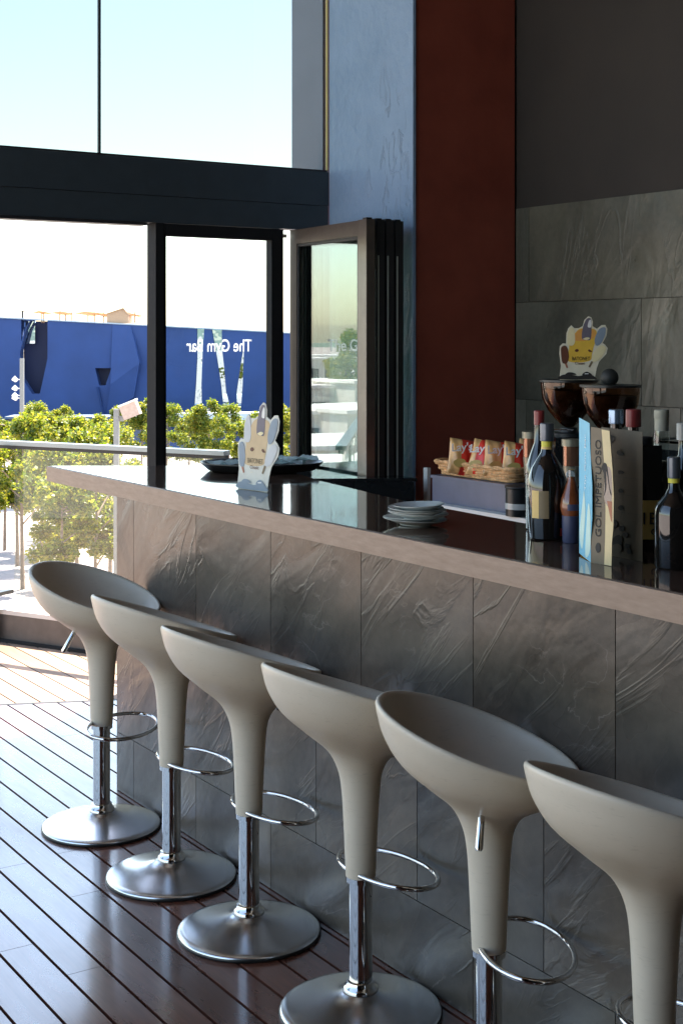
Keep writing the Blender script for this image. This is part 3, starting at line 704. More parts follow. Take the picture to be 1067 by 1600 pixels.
d=dep(1033,3.36,CZ)
o=bottle('clear glass bottle with cream foil top beside the yellow label bottle',d,[
 ('glass_body',[(.030,0),(.033,.004),(.033,.15),(.030,.175),(.019,.205),(.0165,.225),(.0185,.25),(.0165,.272)],M_glass_clear,{}),
 ('liquor',[(.028,.004),(.030,.008),(.030,.15),(.027,.17),(.016,.2)],M_dbot,{}),
 ('cap',[(.0165,.2725),(.0170,.3),(.0172,.301),(.0178,.302),(.0178,.320),(.016,.322)],M_creamcap,{})])
d=dep(1052,3.02,CZ)
o=bottle('big dark bottle with pale shoulders nearest the right edge of the picture',d,[
 ('glass_body',[(.038,0),(.041,.005),(.0415,.115),(.040,.128),(.032,.142),(.020,.155),(.0125,.170),(.0115,.182)],M_dbot,{}),
 ('neck_label',[(.0122,.1825),(.0122,.192)],M_brightyel,{}),
 ('cap',[(.0135,.1925),(.014,.195),(.014,.236),(.012,.238)],M_greycap,{})])
d=dep(1068,3.42,CZ)
o=bottle('bottle with pale grey cap partly cut by the right edge of the picture',d,[
 ('glass_body',[(.034,0),(.036,.005),(.036,.15),(.030,.18),(.014,.21),(.013,.245)],M_dbot,{}),
 ('cap',[(.018,.2455),(.018,.285),(.016,.287)],M_plate,{})])

# zigzag cocktail menu
mp=[onZ(904.5,876,CZ),onZ(922,879,CZ),onZ(957,886,CZ),onZ(1002,884,CZ)]
mp=[dep(904.5,3.20,CZ),dep(922.5,3.09,CZ),dep(957,3.035,CZ),dep(1002.5,3.075,CZ)]
mn=thing('folded_menu','tall folded cocktail menu, one narrow blue side and two brown sides','menu',mp[0])
mq=[(mp[0],mp[1]),(mp[1],mp[2]),(dep(944,3.20,CZ),dep(1002.5,3.10,CZ))]
def panel_mat(i):
    p,q=mq[i][0]-mp[0],mq[i][1]-mp[0]; return frame(p,(q-p),UP),(q-p).length
for i,(mat,h,nm) in enumerate(((M_menu_blue,.312,'blue_panel'),(M_menu_brown,.312,'brown_panel'),(M_menu_brown,.298,'brown_panel'))):
    F,w=panel_mat(i)
    if i==0: out=[(0,.004),(w,0),(w,.05),(w*1.12,.1),(w*1.12,.17),(w*.95,.25),(w*.9,.305),(0,.312)]
    elif i==1: out=[(0,0),(w*.95,0),(w*.97,.05),(w*1.04,.09),(w*1.06,.15),(w*1.0,.21),(w*.86,.294),(w*.0,.298)]
    else: out=[(0,0),(w,0),(w,h-.004),(0,h)]
    if i==2: out=[(-.008,.0),(w,0),(w,.286),(-.012,.290)]
    curve_mesh(nm,[(out,False)],.0008,mat,F@Matrix.Translation((0,0,-.0006*i)),mn)
F,w=panel_mat(0)
def dec(n,pts,mat,F,k=1,sm=True): return curve_mesh(n,[(pts,sm)],.0002,mat,F@Matrix.Translation((0,0,.0006+.0002*k)),mn)
dec('wave_print',[(w*.3,.02),(w*.55,.10),(w*.45,.15),(w*.35,.13),(w*.05,.05)],M_menu_pale,F); dec('wave_print',[(w*.55,.01),(w*.98,.03),(w*.96,.11),(w*.78,.12)],M_menu_pale,F)
text_mesh('lettering','The Gym Bar',.020,.0003,M_menu_white,F@Matrix.Translation((w*.55,.215,.001))@Matrix.Rotation(R(90),4,'Z'),mn,sx=1.15)
F,w=panel_mat(1)
dec('wave_print',[(w*.62,0.001),(w*.945,0.001),(w*.965,.05),(w*1.03,.09),(w*1.05,.15),(w*.99,.21),(w*.855,.292),(w*.50,.294),(w*.62,.22),(w*.68,.12),(w*.66,.06)],M_menu_cream,F,1,False)
dec('figure_print',[(w*.62,.145),(w*.68,.20),(w*.80,.215),(w*.95,.20),(w*.97,.15),(w*.85,.128)],M_menu_skin,F,2)
dec('wave_print',[(w*.75,.14),(w*.97,.14),(w*.98,.095),(w*.92,.10)],M_menu_terra,F,3,False)
curve_mesh('ribbon_print',[([(w*.5,.21),(w*.6,.20),(w*.66,.17),(w*.62,.15),(w*.72,.17),(w*.72,.205),(w*.88,.16),(w*.95,.155),(w*.86,.175),(w*.76,.215),(w*.62,.222)],True)],.0002,M_ink,F@Matrix.Translation((0,0,.0014)),mn)
text_mesh('lettering','GOL IMPETUOSO',.0245,.0003,M_ink,F@Matrix.Translation((w*.36,.165,.001))@Matrix.Rotation(R(90),4,'Z'),mn,sx=1.12)
dec('emblem_print',[(w*.22,.035),(w*.32,.046),(w*.44,.042),(w*.44,.03),(w*.32,.024)],M_ink,F,2)
F,w=panel_mat(2)
r_=random.Random(2)
for (u,v,s) in((.42,.235,.010),(.44,.192,.009),(.45,.15,.007),(.45,.112,.008)):
    dec('blot_print',[(w*u+s*math.cos(q*.8)*r_.uniform(.6,1.3),v+s*.7*math.sin(q*.8)*r_.uniform(.6,1.2)) for q in range(8)],M_ink,F,1)
for (u,v,s,rr) in((.15,.265,.014,1),(.2,.075,.017,1),(.22,.075,.009,0),(.48,.066,.009,1),(.58,.053,.009,1),(.36,.035,.018,1),(.36,.022,.014,0),(.62,.03,.008,1),(.66,.018,.008,1)):
    dec('flower_print',[(w*u+s*math.cos(q*.7)*r_.uniform(.75,1.2),v+s*.75*math.sin(q*.7)*r_.uniform(.75,1.2)) for q in range(9)],M_ink if rr else M_menu_brown,F,1 if rr else 2)
for v in(.222,.181,.142,.102):
    dec('rule_print',[(w*.1,v),(w*.9,v),(w*.9,v+.0005),(w*.1,v+.0005)],M_grey_ink,F,1,False)

# ================= BACK COUNTER THINGS =================
BZ=.951
bx=thing('storage_box','blue-grey lidded plastic box under the snack basket','box',(1.72,.328,BZ))
link_mesh('tub',B(.006,.40,-.565,-.008,0,.108),M_box,bx,bevel=.006); link_mesh('lid',B(0,.406,-.573,0,.1085,.122),M_box,bx,bevel=.004)
# basket
bs=thing('wicker_basket','shallow golden wicker basket of crisp packets on the box','basket',(1.745,.06,BZ+.1235))
bm=bmesh.new()
L2,W2=.255,.15
def rr_pt(u,k):  # rounded rectangle ring
    r=.04; per=[]
    pts=[]
    for cx_,cy_,a0 in((W2-r,L2-r,0),(-W2+r,L2-r,90),(-W2+r,-L2+r,180),(W2-r,-L2+r,270)):
        for q in range(7): a_=R(a0+q*15); pts.append((cx_+r*math.cos(a_),cy_+r*math.sin(a_)))
    return pts
base=rr_pt(0,0)
dense=[]
for i in range(len(base)):
    a_,b_=Vector(base[i]),Vector(base[(i+1)%len(base)]); n_=max(1,int((b_-a_).length/.008))
    for q in range(n_): dense.append(a_.lerp(b_,q/n_))
for lv in range(5):
    s=1+.028*lv; pts=[(p.x*s,p.y*s,.007+lv*.0115) for p in dense]
    pts=[(x*(1+.018*math.sin(i*.55+lv*math.pi)),y*(1+.010*math.sin(i*.55+lv*math.pi)),z) for i,(x,y,z) in enumerate(pts)]
    tube(bm,pts,.0064,6,closed=True)
link_mesh('woven_side',bm,M_wicker,bs,smooth=True)
bm=bmesh.new()
for ph in(0,math.pi):
    pts=[(p.x*1.15*(1+.012*math.sin(i*.4+ph)),p.y*1.13*(1+.01*math.sin(i*.4+ph)),.062+.004*math.cos(i*.4+ph)) for i,p in enumerate(dense)]
    tube(bm,pts,.006,6,closed=True)
link_mesh('rim',bm,M_wicker,bs,smooth=True)
link_mesh('bottom',B(-W2+.01,W2-.01,-L2+.01,L2-.01,.0,.006),M_wicker,bs)
bs.location.x=1.745+W2+.02
def bag(label,pos,rz,tilt,w=.125,h=.165,red=.5,txt="Lay's",roll=0):
    o=thing('crisp_packet',label,'crisp packet',pos,0,'crisp packets in the wicker basket'); o.rotation_euler=(tilt,roll,rz)
    # pillow bag: local x width, z height, faces -y
    def side(sgn,mat,name,x0=-1,x1=1):
        bm=bmesh.new(); N,Mm=14,16; g=[]
        for i in range(N+1):
            u=x0+(x1-x0)*i/N; row=[]
            for j in range(Mm+1):
                v=-1+2*j/Mm
                th_=.032*(max(0,1-abs(u)**2.2)**.6)*(max(0,1-abs(v)**4)**.8)
                cr=.0022*math.sin(9*u+4*v)*(1 if abs(v)<.95 else 0)
                row.append(bm.verts.new((u*w/2*(1-.06*(1-abs(v))),sgn*(th_+cr+.0006),(v+1)/2*h)))
            g.append(row)
        for i in range(N):
            for j in range(Mm): bm.faces.new((g[i][j],g[i+1][j],g[i+1][j+1],g[i][j+1]))
        return link_mesh(name,bm,mat,o,smooth=True,angle=80)
    side(-1,M_bag_gold,'front_foil',-1,.45-red*.4); side(-1,M_bag_red,'front_foil',.45-red*.4,1); side(1,M_bag_red,'back_foil')
    Fm=frame((-.012,-.0365,h*.72),(1,0,.22),(-.1,0,1))
    text_mesh('lettering',txt,.052,.001,M_wht_ink,Fm,o,offset=.0008)
    curve_mesh('crisp_print',[([(-.04,0),(-.02,.018),(.01,.02),(.02,.0),(.0,-.016),(-.025,-.018)],True)],.001,M_yel,frame((-.005,-.034,h*.28),(1,0,0),(0,0,1)),o)
    return o
fz=-TH
for i,(px,dpt,rz,lab,rd) in enumerate(((718,6.37,-.15,'crisp packet at the left end of the basket, gold front and red side',1.5),(747,6.30,-.75,'crisp packet second from the left, turned so its red back shows',2.2),(774,6.24,-.1,'crisp packet third from the left, mostly gold front',.8),(803,6.16,-.2,'crisp packet fourth from the left, red top and gold front',1.8),(822,6.30,-.5,'dull crisp packet at the right end of the basket, behind the grinder',.2))):
    p=dep(px,dpt,BZ+.135); bag(lab,p,fz+rz+.3,R(-16),red=rd,roll=R(10))
# black tin with pale band
tn=thing('knock_out_tin','black round tin with pale band right of the blue-grey box','tin',dep(812,5.98,BZ))
bm=bmesh.new(); lathe(bm,[(.062,0),(.062,.115),(.058,.118)],32); link_mesh('tin_body',bm,M_black,tn,smooth=True)
bm=bmesh.new(); lathe(bm,[(.0635,.03),(.0635,.055)],32,cap0=False,cap1=False); link_mesh('band',bm,M_plate,tn,smooth=True)
bm=bmesh.new(); lathe(bm,[(.066,.1185),(.066,.126),(.05,.129)],32); link_mesh('lid',bm,M_metal_dark,tn,smooth=True)
# coffee grinders
def grinder(label,px,D,top,knob,hr):
    o=thing('coffee_grinder',label,'coffee grinder',dep(px,D,BZ),-TH,'coffee grinders on the back counter')
    zt=top-BZ
    bm=bmesh.new(); lathe(bm,[(.016,zt-.205),(.03,zt-.195),(.058,zt-.17),(.09,zt-.13),(hr*.93,zt-.08),(hr*.975,zt-.03),(hr*.98,zt-.012)],48,cap0=True,cap1=False); link_mesh('hopper',bm,M_hopper,o,smooth=True)
    bm=bmesh.new(); lathe(bm,[(.012,zt-.20),(.05,zt-.172),(.082,zt-.128),(hr*.87,zt-.08),(hr*.885,zt-.045)],48); link_mesh('coffee_beans',bm,M_beans,o,smooth=True)
    bm=bmesh.new(); lathe(bm,[(hr*.99,zt-.0115),(hr*1.03,zt-.010),(hr*1.03,zt-.001),(hr*.98,zt)],48); link_mesh('lid',bm,M_black,o,smooth=True)
    if knob:
        bm=bmesh.new(); bmesh.ops.create_uvsphere(bm,u_segments=24,v_segments=14,radius=.037,matrix=Matrix.Translation((0,.02,zt+.028))); link_mesh('lid_knob',bm,simple('knob_rubber',(.02,.022,.02),.6),o,smooth=True)
    bm=bmesh.new(); box(bm,-.085,.085,-.10,.11,.0,zt-.245)
    for v in bm.verts:
        if v.co.z>.1: v.co.x*=.8; v.co.y*=.8
    link_mesh('motor_housing',bm,M_blackgloss,o,bevel=.012)
    bm=bmesh.new(); lathe(bm,[(.062,zt-.2445),(.062,zt-.23),(.04,zt-.225),(.036,zt-.206)],32); link_mesh('throat',bm,M_metal_dark,o,smooth=True)
    # doser: lit glass tube in pale metal with a white dial
    q=Matrix.Translation((-.165,-.03,0))
    bm=bmesh.new(); lathe(bm,[(.040,zt-.25),(.040,zt-.222)],28,mtx=q); link_mesh('doser_cap',bm,simple('warm_grey_metal',(.30,.27,.20),.4,.5),o,smooth=True)
    bm=bmesh.new(); lathe(bm,[(.034,zt-.33),(.034,zt-.2505)],28,mtx=q); ds=link_mesh('doser_glass',bm,simple('copper_glass',(.32,.15,.09),.12,.6),o,smooth=True)
    bm=bmesh.new(); lathe(bm,[(.022,zt-.42),(.030,zt-.41),(.032,zt-.36),(.035,zt-.331)],28,mtx=q); link_mesh('doser_body',bm,MATS['warm_grey_metal'],o,smooth=True)
    bm=bmesh.new(); lathe(bm,[(.018,0),(.018,.01)],20,mtx=Matrix.Translation((-.175,-.062,zt-.365))@Matrix.Rotation(R(90),4,'X')); link_mesh('dial',bm,M_white,o)
    bm=bmesh.new(); tube(bm,[(-.125,-.03,zt-.30),(-.075,-.03,zt-.30)],.012,10); link_mesh('bracket',bm,M_metal_dark,o,smooth=True)
    bm=bmesh.new(); tube(bm,[(-.09,-.08,zt-.213),(.005,-.08,zt-.211)],.0035,8); link_mesh('adjuster_bar',bm,M_chrome,o,smooth=True)
    return o
grinder('left coffee grinder with smoked hopper, hand card on its lid',888,6.05,1.527,False,.122)
grinder('right coffee grinder with smoked hopper and black ball knob on its lid',953,5.78,1.514,True,.122)
gs=[(930,5.6)]
# dark espresso machine body low behind the bottles
em=thing('espresso_machine','low dark espresso machine on the back counter behind the bottles','coffee machine',dep(1080,5.9,BZ),R(0))
link_mesh('machine_body',B(-.22,.20,-.55,.10,.03,.30),M_blackgloss,em,bevel=.015)
link_mesh('cup_rail',(lambda b:(tube(b,[(-.2,-.5,.33),(-.2,.08,.33),(.18,.08,.33)],.006,8),tube(b,[(-.2,-.5,.30),(-.2,-.5,.335)],.005,8),b)[-1])(bmesh.new()),M_chrome,em,smooth=True)
for q in(-.52,.06): link_mesh('foot',B(-.2,-.16,q,q+.03,0,.0295),M_black,em)

# ================= OUTDOORS =================
def fpt(px,py,D): return ((px-533)/2200.0*D,CAMH+(530-py)/2200.0*D)
M_bblue=simple('deep_blue_render',(.024,.06,.19),.7,0,.14,.25,.5,3)
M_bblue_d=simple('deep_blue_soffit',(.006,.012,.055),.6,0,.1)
t=NT('mirror_strip_glass'); t.set(Metallic=1,Roughness=.02); t.b.inputs['Base Color'].default_value=(.36,.44,.50,1)
t.bump(t.noise(t.coords(),.35,3),.06,.3); M_mirror=t.m
DB=150
bb=thing('blue_building','long low blue rendered building with angular recesses and mirror strips','building',dep(533,DB,0),-TH)
Ff=frame((0,0,0),(1,0,0),(0,0,1))
def fp(pts,D=DB): return [fpt(x,y,D) for x,y in pts]
wall=fp([(-260,481),(-100,491),(0,497),(230,507),(452,521),(700,536),(1000,552),(1000,664),(452,655),(300,652),(240,651),(140,650),(60,655),(-260,655)])
holes=[[(36,499),(49,502),(42,515),(36,534)],
       [(50,501),(77,501),(77,560),(65,615),(53,615),(38,592),(34,552),(42,517)],
       [(151,575),(176,575),(167,602),(157,602)],
       [(309,512),(320.5,513),(318,545),(316,600),(317,642),(304,642),(307,600),(309,560)],
       [(332,514),(347.5,514),(348,545),(352,580),(354,610),(362,640),(350,640),(346,600),(340,560)],
       [(380,549),(382,549),(380,600),(377,643),(371,643),(370,615),(375,580)]]
def hole_in(h):  # nudge the top inside the wall outline
    return h
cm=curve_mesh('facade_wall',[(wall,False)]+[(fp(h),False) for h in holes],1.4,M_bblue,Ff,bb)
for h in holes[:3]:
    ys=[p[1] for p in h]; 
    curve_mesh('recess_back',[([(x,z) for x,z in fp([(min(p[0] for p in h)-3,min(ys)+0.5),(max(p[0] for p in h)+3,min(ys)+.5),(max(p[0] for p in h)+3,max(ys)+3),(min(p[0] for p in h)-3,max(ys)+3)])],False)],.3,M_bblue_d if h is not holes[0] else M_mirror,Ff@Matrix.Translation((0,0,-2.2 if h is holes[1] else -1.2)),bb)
for h in holes[3:]:
    ys=[p[1] for p in h]
    curve_mesh('mirror_strip',[(fp([(min(p[0] for p in h)-1,min(ys)+.5),(max(p[0] for p in h)+1,min(ys)+.5),(max(p[0] for p in h)+1,max(ys)),(min(p[0] for p in h)-1,max(ys))]),False)],.1,M_mirror,Ff@Matrix.Translation((0,0,.35)),bb)
# proud folded facets: thin wedges standing out from the wall
def facet(pts3,name='facet_panel'):
    bm=bmesh.new(); fr=[bm.verts.new((*[fpt(x,y,DB)[0]],-(.7+o_),fpt(x,y,DB)[1])) for x,y,o_ in pts3]
    bk_=[bm.verts.new((v.co.x,-.6,v.co.z)) for v in fr]; n=len(fr)
    cpt=sum((v.co for v in fr),Vector())/n
    bm.faces.new(fr); bm.faces.new(bk_[::-1])
    for i in range(n): bm.faces.new((fr[i],fr[(i+1)%n],bk_[(i+1)%n],bk_[i]))
    bmesh.ops.triangulate(bm,faces=bm.faces[:]); return link_mesh(name,bm,M_bblue,bb)
facet([(140,504,.0),(205,508,.9),(213,530,.9),(222,565,.9),(212,615,.5),(166,648,.0),(150,575,.0)]) if False else None
facet([(178,506,.05),(206,508,.05),(214,530,.05),(222,567,1.1),(176,600,.6)])
facet([(222,567,1.1),(212,620,.5),(168,648,.05),(176,600,.6)])
facet([(152,604,.02),(157,604,.4),(166,648,.4),(163,648,.02)])
roofc=fp([(-260,479),(0,495),(452,519),(1000,550),(1000,552),(452,521),(0,497),(-260,481)])
curve_mesh('parapet_cap',[(roofc,False)],1.7,simple('parapet_metal',(.40,.46,.50),.5,.2),Ff,bb)
link_mesh('roof_deck',B(-54,-3,2.6,60,1.9,2.0),M_coping,bb)
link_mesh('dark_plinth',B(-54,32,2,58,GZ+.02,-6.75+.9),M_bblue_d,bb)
# dark pool between the trees and the building
p_=[dep(-700,108,0),dep(1500,108,0),dep(1500,150,0),dep(-700,150,0)]
sheet('reflecting_pool',[(q.x,q.y) for q in p_],GZ+.03,simple('pool_water',(.012,.02,.05),.12))
# white canopy edge
bm=bmesh.new(); a_=fpt(268,645,130);
wc=thing('white_canopy','long white pointed canopy slab in front of the blue building','canopy',dep(533,128,0),-TH)
curve_mesh('slab',[(fp([(262,646),(330,644),(452,645),(600,648),(600,656),(452,657),(380,655),(300,652)],128),False)],3.0,M_white,Ff,wc)
link_mesh('canopy_wall',B(-15.5,4,.5,1.2,GZ,-5.9),M_bblue,wc)
# low dark glazed strip at foot
lo=thing('dark_glazed_pavilion','low dark glass pavilion at the foot of the blue building','building',dep(533,136,0),-TH)
link_mesh('glazing',B(-32,2,-.5,3,GZ,-5.95),simple('dark_glass_wall',(.02,.03,.06),.1),lo)
link_mesh('roof_slab',B(-32.3,2.3,-.8,3.2,-5.94,-5.75),simple('grey_roof_slab',(.12,.16,.22),.5),lo)
# rooftop shade sails and kiosk (on the building's roof)
M_sail=simple('tan_canvas',(.50,.32,.17),.7); M_kiosk=simple('tan_timber',(.46,.29,.17),.7)
DS=152
def sail(label,l,m,r,y0,y1,posts):
    o=thing('shade_sail',label,'shade sail',dep(m,DS,0),-TH,'tan shade sails on the blue building roof')
    off=fpt(m,0,DS)[0]
    P=[(l,y0,0),(m,y0-2.5,-2),(r,y0+1,0),(m,y1,2.5)]
    bm=bmesh.new(); vs=[bm.verts.new((fpt(x,y,DS)[0]-off,d_,fpt(x,y,DS)[1])) for x,y,d_ in P]
    c_=bm.verts.new((0,0,fpt(m,(y0+y1)/2+.4,DS)[1]))
    for i in range(4): bm.faces.new((vs[i],vs[(i+1)%4],c_))
    bmesh.ops.solidify(bm,geom=bm.faces[:],thickness=.06); link_mesh('canvas',bm,M_sail,o)
    for px in posts:
        x_=fpt(px,0,DS)[0]-off; link_mesh('pole',B(x_-.06,x_+.06,-.06,.06,3.45,fpt(px,487.5,DS)[1]),M_kiosk,o)
sail('tan shade sail farthest left on the roof edge',50,67,84,488.5,491,(66,69))
sail('tan shade sail second from the left on the roof edge',78,100,116,489,493,(94,103))
sail('widest tan shade sail, just left of the roof kiosk',114,140,168,489.5,494,(112,138,148))
sail('short tan shade sail touching the roof kiosk',152,163,176,492,496,(162,))
sail('tan shade sail right of the roof kiosk',203,212,228,493,495,(211,))
kk=thing('roof_kiosk','tan pitched box kiosk on the blue building roof','kiosk',dep(187,DS,0),-TH)
curve_mesh('kiosk_box',[([(x-fpt(187,0,DS)[0],z) for x,z in fp([(171,505),(171,490),(197,482),(204,492),(204,505)],DS)],False)],3,M_kiosk,Ff,kk)
curve_mesh('kiosk_roof',[([(x-fpt(187,0,DS)[0],z) for x,z in fp([(170,490.2),(197,481.2),(205,492),(203.5,492),(196.8,482.6),(170.5,491)],DS)],False)],3.4,M_sail,Ff,kk)
pole=thing('roof_pole','thin grey pole alone on the left of the blue building roof','pole',dep(36,DS,0),-TH)
link_mesh('pole_shaft',B(-.09,.09,-.09,.09,-1,fpt(36,487,DS)[1]),M_metal_dark,pole); link_mesh('pole_cap',B(-.14,.14,-.14,.14,fpt(36,487,DS)[1]+.001,fpt(36,487,DS)[1]+.12),M_metal_dark,pole)
# floodlight mast
M_pole=simple('pale_grey_pole',(.22,.22,.21),.5,.2,.1)
fm=thing('floodlight_mast','pale grey mast with stacked floodlights in front of the blue wall','light mast',dep(35,90,GZ),-TH)
zt=fpt(35,560,90)[1]-GZ; link_mesh('mast',B(-.12,.12,-.12,.12,0,zt),M_pole,fm,bevel=.02)
for py,sx in((593,-1),(607,-1),(618,-1),(622,-1),(637,1)):
    z_=fpt(0,py,90)[1]-GZ; o=thing('x','x','x'); bpy.data.objects.remove(o)
    bm=bmesh.new(); lathe(bm,[(.05,-.16),(.13,-.1),(.17,.16),(.13,.17)],14,mtx=Matrix.Translation((sx*.42,-.05,z_))@Matrix.Rotation(R(50*sx),4,'Y')); tube(bm,[(sx*.12,0,z_),(sx*.40,0,z_)],.035,6)
    link_mesh('floodlight',bm,M_white,fm,smooth=True)
# box-headed lamp post
lp=thing('box_lamp_post','grey lamp post with tilted tan box head above the trees','street lamp',dep(182.5,40,GZ),-TH)
zt=fpt(0,639,40)[1]-GZ; link_mesh('post',B(-.075,.075,-.075,.075,0,zt),M_pole,lp,bevel=.008)
m_=Matrix.Translation((.40,0,fpt(0,641,40)[1]-GZ))@Matrix.Rotation(R(-22),4,'Y')
link_mesh('lamp_head',B(-.24,.24,-.24,.24,-.20,.20,mtx=m_),simple('lamp_head_tan',(.46,.34,.27),.6),lp,bevel=.01)
link_mesh('lamp_cover',B(-.26,.26,-.27,.27,.201,.25,mtx=m_),M_white,lp)
link_mesh('bracket',B(.05,.2,-.03,.03,zt-.35,zt-.2),M_pole,lp)

# trees ---------------------------------------------------
t=NT('leaf_green'); g=t.new('ShaderNodeNewGeometry'); t.n.remove(t.b)
colr=t.ramp(g.outputs['Random Per Island'],[(0,(.04,.08,.008)),(.35,(.11,.16,.015)),(.75,(.22,.24,.025)),(1,(.34,.31,.05))])
df=t.new('ShaderNodeBsdfPrincipled'); df.inputs['Roughness'].default_value=.45; tl_=t.new('ShaderNodeBsdfTranslucent')
br=t.mix(1,colr,(1.7,1.5,.8),'MULTIPLY'); t.l.new(colr,df.inputs['Base Color']); t.l.new(br,tl_.inputs[0])
mx=t.new('ShaderNodeMixShader'); mx.inputs[0].default_value=.5; t.l.new(df.outputs[0],mx.inputs[1]); t.l.new(tl_.outputs[0],mx.inputs[2]); t.l.new(mx.outputs[0],t.out.inputs[0]); M_leaf=t.m
M_bark=simple('pale_bark',(.23,.17,.13),.9,0,.3,10)
def tree_proto(seed,h=5.0,cr=1.35):
    r_=random.Random(seed); o=thing('young_tree','proto','tree',(0,0,0))
    bm=bmesh.new(); th0=h*.42
    tube(bm,[(0,0,0),(.02,.01,th0*.5),(.0,.03,th0),(.03,0,h*.62),(0,0,h*.85)],.07,8,radii=[.075,.06,.05,.04,.015])
    clumps=[]
    for k in range(20):
        z=th0*1.02+(h-th0)*(.06+.90*r_.random()); f=(z-th0)/(h-th0)
        rad=cr*(math.sin(math.pi*min(1,f*.82+.16))**.7)*r_.uniform(.35,1.0)
        a=r_.random()*6.283; p=Vector((rad*math.cos(a),rad*math.sin(a),z)); clumps.append((p,r_.uniform(.26,.50)))
        if k%2==0: tube(bm,[(0,0,max(th0*.9,z-rad*.7)),tuple(p*.55+Vector((0,0,z*.4))),tuple(p)],.02,5,radii=[.03,.018,.008])
    link_mesh('trunk',bm,M_bark,o,smooth=True)
    bm=bmesh.new()
    for p,s in clumps:
        for q in range(int(1150*s)):
            d=Vector((r_.gauss(0,1),r_.gauss(0,1),r_.gauss(0,.8))); d.normalize(); pp=p+d*s*(r_.random()**.45)*r_.uniform(.85,1.12)
            L_=r_.uniform(.042,.085); ax=Vector((r_.gauss(0,1),r_.gauss(0,1),r_.gauss(0,.6))).normalized(); bx_=ax.cross(Vector((r_.gauss(0,1),r_.gauss(0,1),r_.gauss(0,1)))).normalized()
            vs=[bm.verts.new(pp+ax*L_*a_+bx_*L_*b_) for a_,b_ in((-1,0),(-.2,.62),(.95,.1),(-.1,-.6))]
            bm.faces.new(vs)
    me=bpy.data.meshes.new('crown'); bm.to_mesh(me); bm.free(); me.materials.append(M_leaf); c_=bpy.data.objects.new('crown',me); COL.objects.link(c_); c_.parent=o
    return o
protos=[tree_proto(11,5.1,1.35),tree_proto(23,4.8,1.45),tree_proto(37,5.4,1.25)]
T=[ # px of trunk, distance, scale, proto, label
 (36,49,1.15,0,'young tree nearest the balustrade post, its bare trunk in full view'),
 (120,44,1.2,1,'nearest young tree, broad yellow crown left of the bar end'),
 (72,56,.62,2,'small low tree between the two nearest crowns'),
 (172,47,1.1,0,'young tree whose crown is half hidden behind the bar end'),
 (66,58,1.15,1,'tree behind the nearest crowns, left of the plaza shadows'),
 (98,40,1.0,2,'near tree with its crown low behind the farthest stool'),
 (150,41,1.05,0,'near tree tight against the bar end, low in the picture'),
 (28,54,1.1,1,'second row tree close to the balustrade post'),
 (8,58,1.05,2,'dark leafy tree at the left edge behind the post'),
 (118,62,1.0,0,'middle row tree just under the handrail'),
 (165,61,1.0,2,'middle row tree below the box-headed lamp post'),
 (60,74,1.01,0,'back row tree in front of the floodlight mast, tallest crown at the left'),
 (22,78,0.90,1,'back row tree at the left end of the handrail'),
 (104,76,0.95,2,'back row tree just right of the floodlight mast'),
 (147,80,0.90,1,'back row tree with a narrow crown left of the lamp post'),
 (182,82,0.90,0,'back row tree directly behind the lamp post'),
 (222,78,1.01,2,'back row tree just right of the tilted lamp head'),
 (262,74,0.99,0,'tree seen at the left edge of the glass door'),
 (296,80,0.88,1,'low tree seen through the glass door, second from its left edge'),
 (326,72,1.04,2,'tall tree seen through the middle of the glass door'),
 (358,79,0.95,0,'tree seen through the glass door left of the hand card'),
 (392,74,0.99,1,'tree seen through the glass door behind the hand card'),
 (434,78,0.95,2,'tree seen behind the right frame of the glass door'),
 (470,70,0.90,0,'tree seen in the slit beside the folded doors'),
]
used=set(); r_=random.Random(8)
for px,D,s,k,lab in T:
    loc=dep(px,D,GZ)
    if k not in used: o=protos[k]; o.location=loc; o['label']=lab; used.add(k)
    else: o=copy_thing(protos[k],lab,loc)
    o.rotation_euler=(0,0,r_.random()*6.28); o.scale=(s,s,s); o['group']='young trees on the plaza'
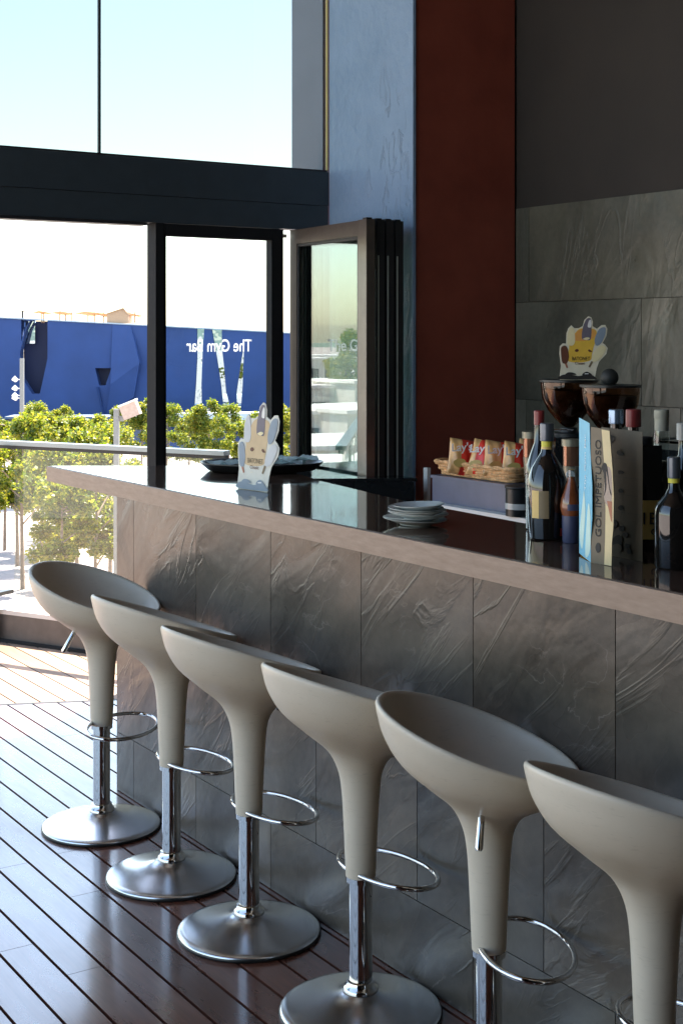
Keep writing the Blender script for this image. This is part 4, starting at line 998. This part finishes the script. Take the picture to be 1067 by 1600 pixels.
# town beyond, to the left (seen mirrored in the folded door)
M_w1=simple('white_render',(.62,.60,.55),.8,0,.1,.3); M_w2=simple('ochre_render',(.40,.33,.24),.8); M_win=simple('town_window',(.05,.06,.07),.3)
r_=random.Random(4); MX=dep(515,6.9,0)
def azp(az,dist,z=GZ):  # azimuth left of +Y seen from the door
    return Vector((1.6-dist*math.sin(az),1.0+dist*math.cos(az),z))
k=0
desc=['wide','long','tall','small','stepped','broad','plain','narrow']
for dist in(60,75,92,115,140,170,210,260,330):
    for j in range(4):
        az=R(15+ j*4.0+r_.uniform(-1,1)); w_=r_.uniform(8,16)*(dist/120+.3); d_=r_.uniform(6,10); h_=r_.uniform(1.6,4.2)*(1+dist/500)
        if dist<80: w_*=.7; h_*=.6
        o=thing('town_building','pale flat-roofed building across the plaza, seen only mirrored in the folded door','building',azp(az,dist),r_.uniform(-.4,.6),'pale town buildings mirrored in the folded door')
        link_mesh('wall',B(-w_/2,w_/2,-d_/2,d_/2,0,h_),M_w1 if r_.random()<.72 else M_w2,o)
        link_mesh('roof',B(-w_/2-.2,w_/2+.2,-d_/2-.2,d_/2+.2,h_+.002,h_+.25),M_white,o)
        bm=bmesh.new()
        for q in range(int(w_/2.2)): box(bm,-w_/2+.6+q*2.2,-w_/2+1.9+q*2.2,-d_/2-.03,-d_/2+.05,h_*.35,h_*.75)
        if len(bm.verts): link_mesh('window_band',bm,M_win,o)
        else: bm.free()
        k+=1
for i in range(26):
    az=R(13+r_.random()*18); dist=r_.choice((115,130,160,190,230,260)); o=copy_thing(protos[i%3],'leafy tree among the town buildings mirrored in the folded door',azp(az,dist),r_.random()*6)
    s=r_.uniform(.8,1.3)*(1+dist/300); o.scale=(s,s,s); o['group']='trees among the mirrored town buildings'
# far hills
bm=bmesh.new(); n=160; lo_=[];hi_=[];bk2=[]
for i in range(n+1):
    a=R(-60+i*240/n); rr=1500; hgt=18+14*math.sin(i*.21)+9*math.sin(i*.53+1)+5*math.sin(i*1.3); hgt=max(4,hgt)
    if -40<math.degrees(a)-0<10: pass
    x_,y_=-math.sin(a)*rr,math.cos(a)*rr
    if 0: pass
    lo_.append(bm.verts.new((x_,y_,GZ))); hi_.append(bm.verts.new((x_*1.15,y_*1.15,GZ+hgt))); bk2.append(bm.verts.new((x_*1.3,y_*1.3,GZ)))
for i in range(n):
    bm.faces.new((lo_[i],lo_[i+1],hi_[i+1],hi_[i])); bm.faces.new((hi_[i],hi_[i+1],bk2[i+1],bk2[i]))
struct(link_mesh('hills',bm,simple('hillside',(.10,.13,.10),.9,0,.4,.004),smooth=True))
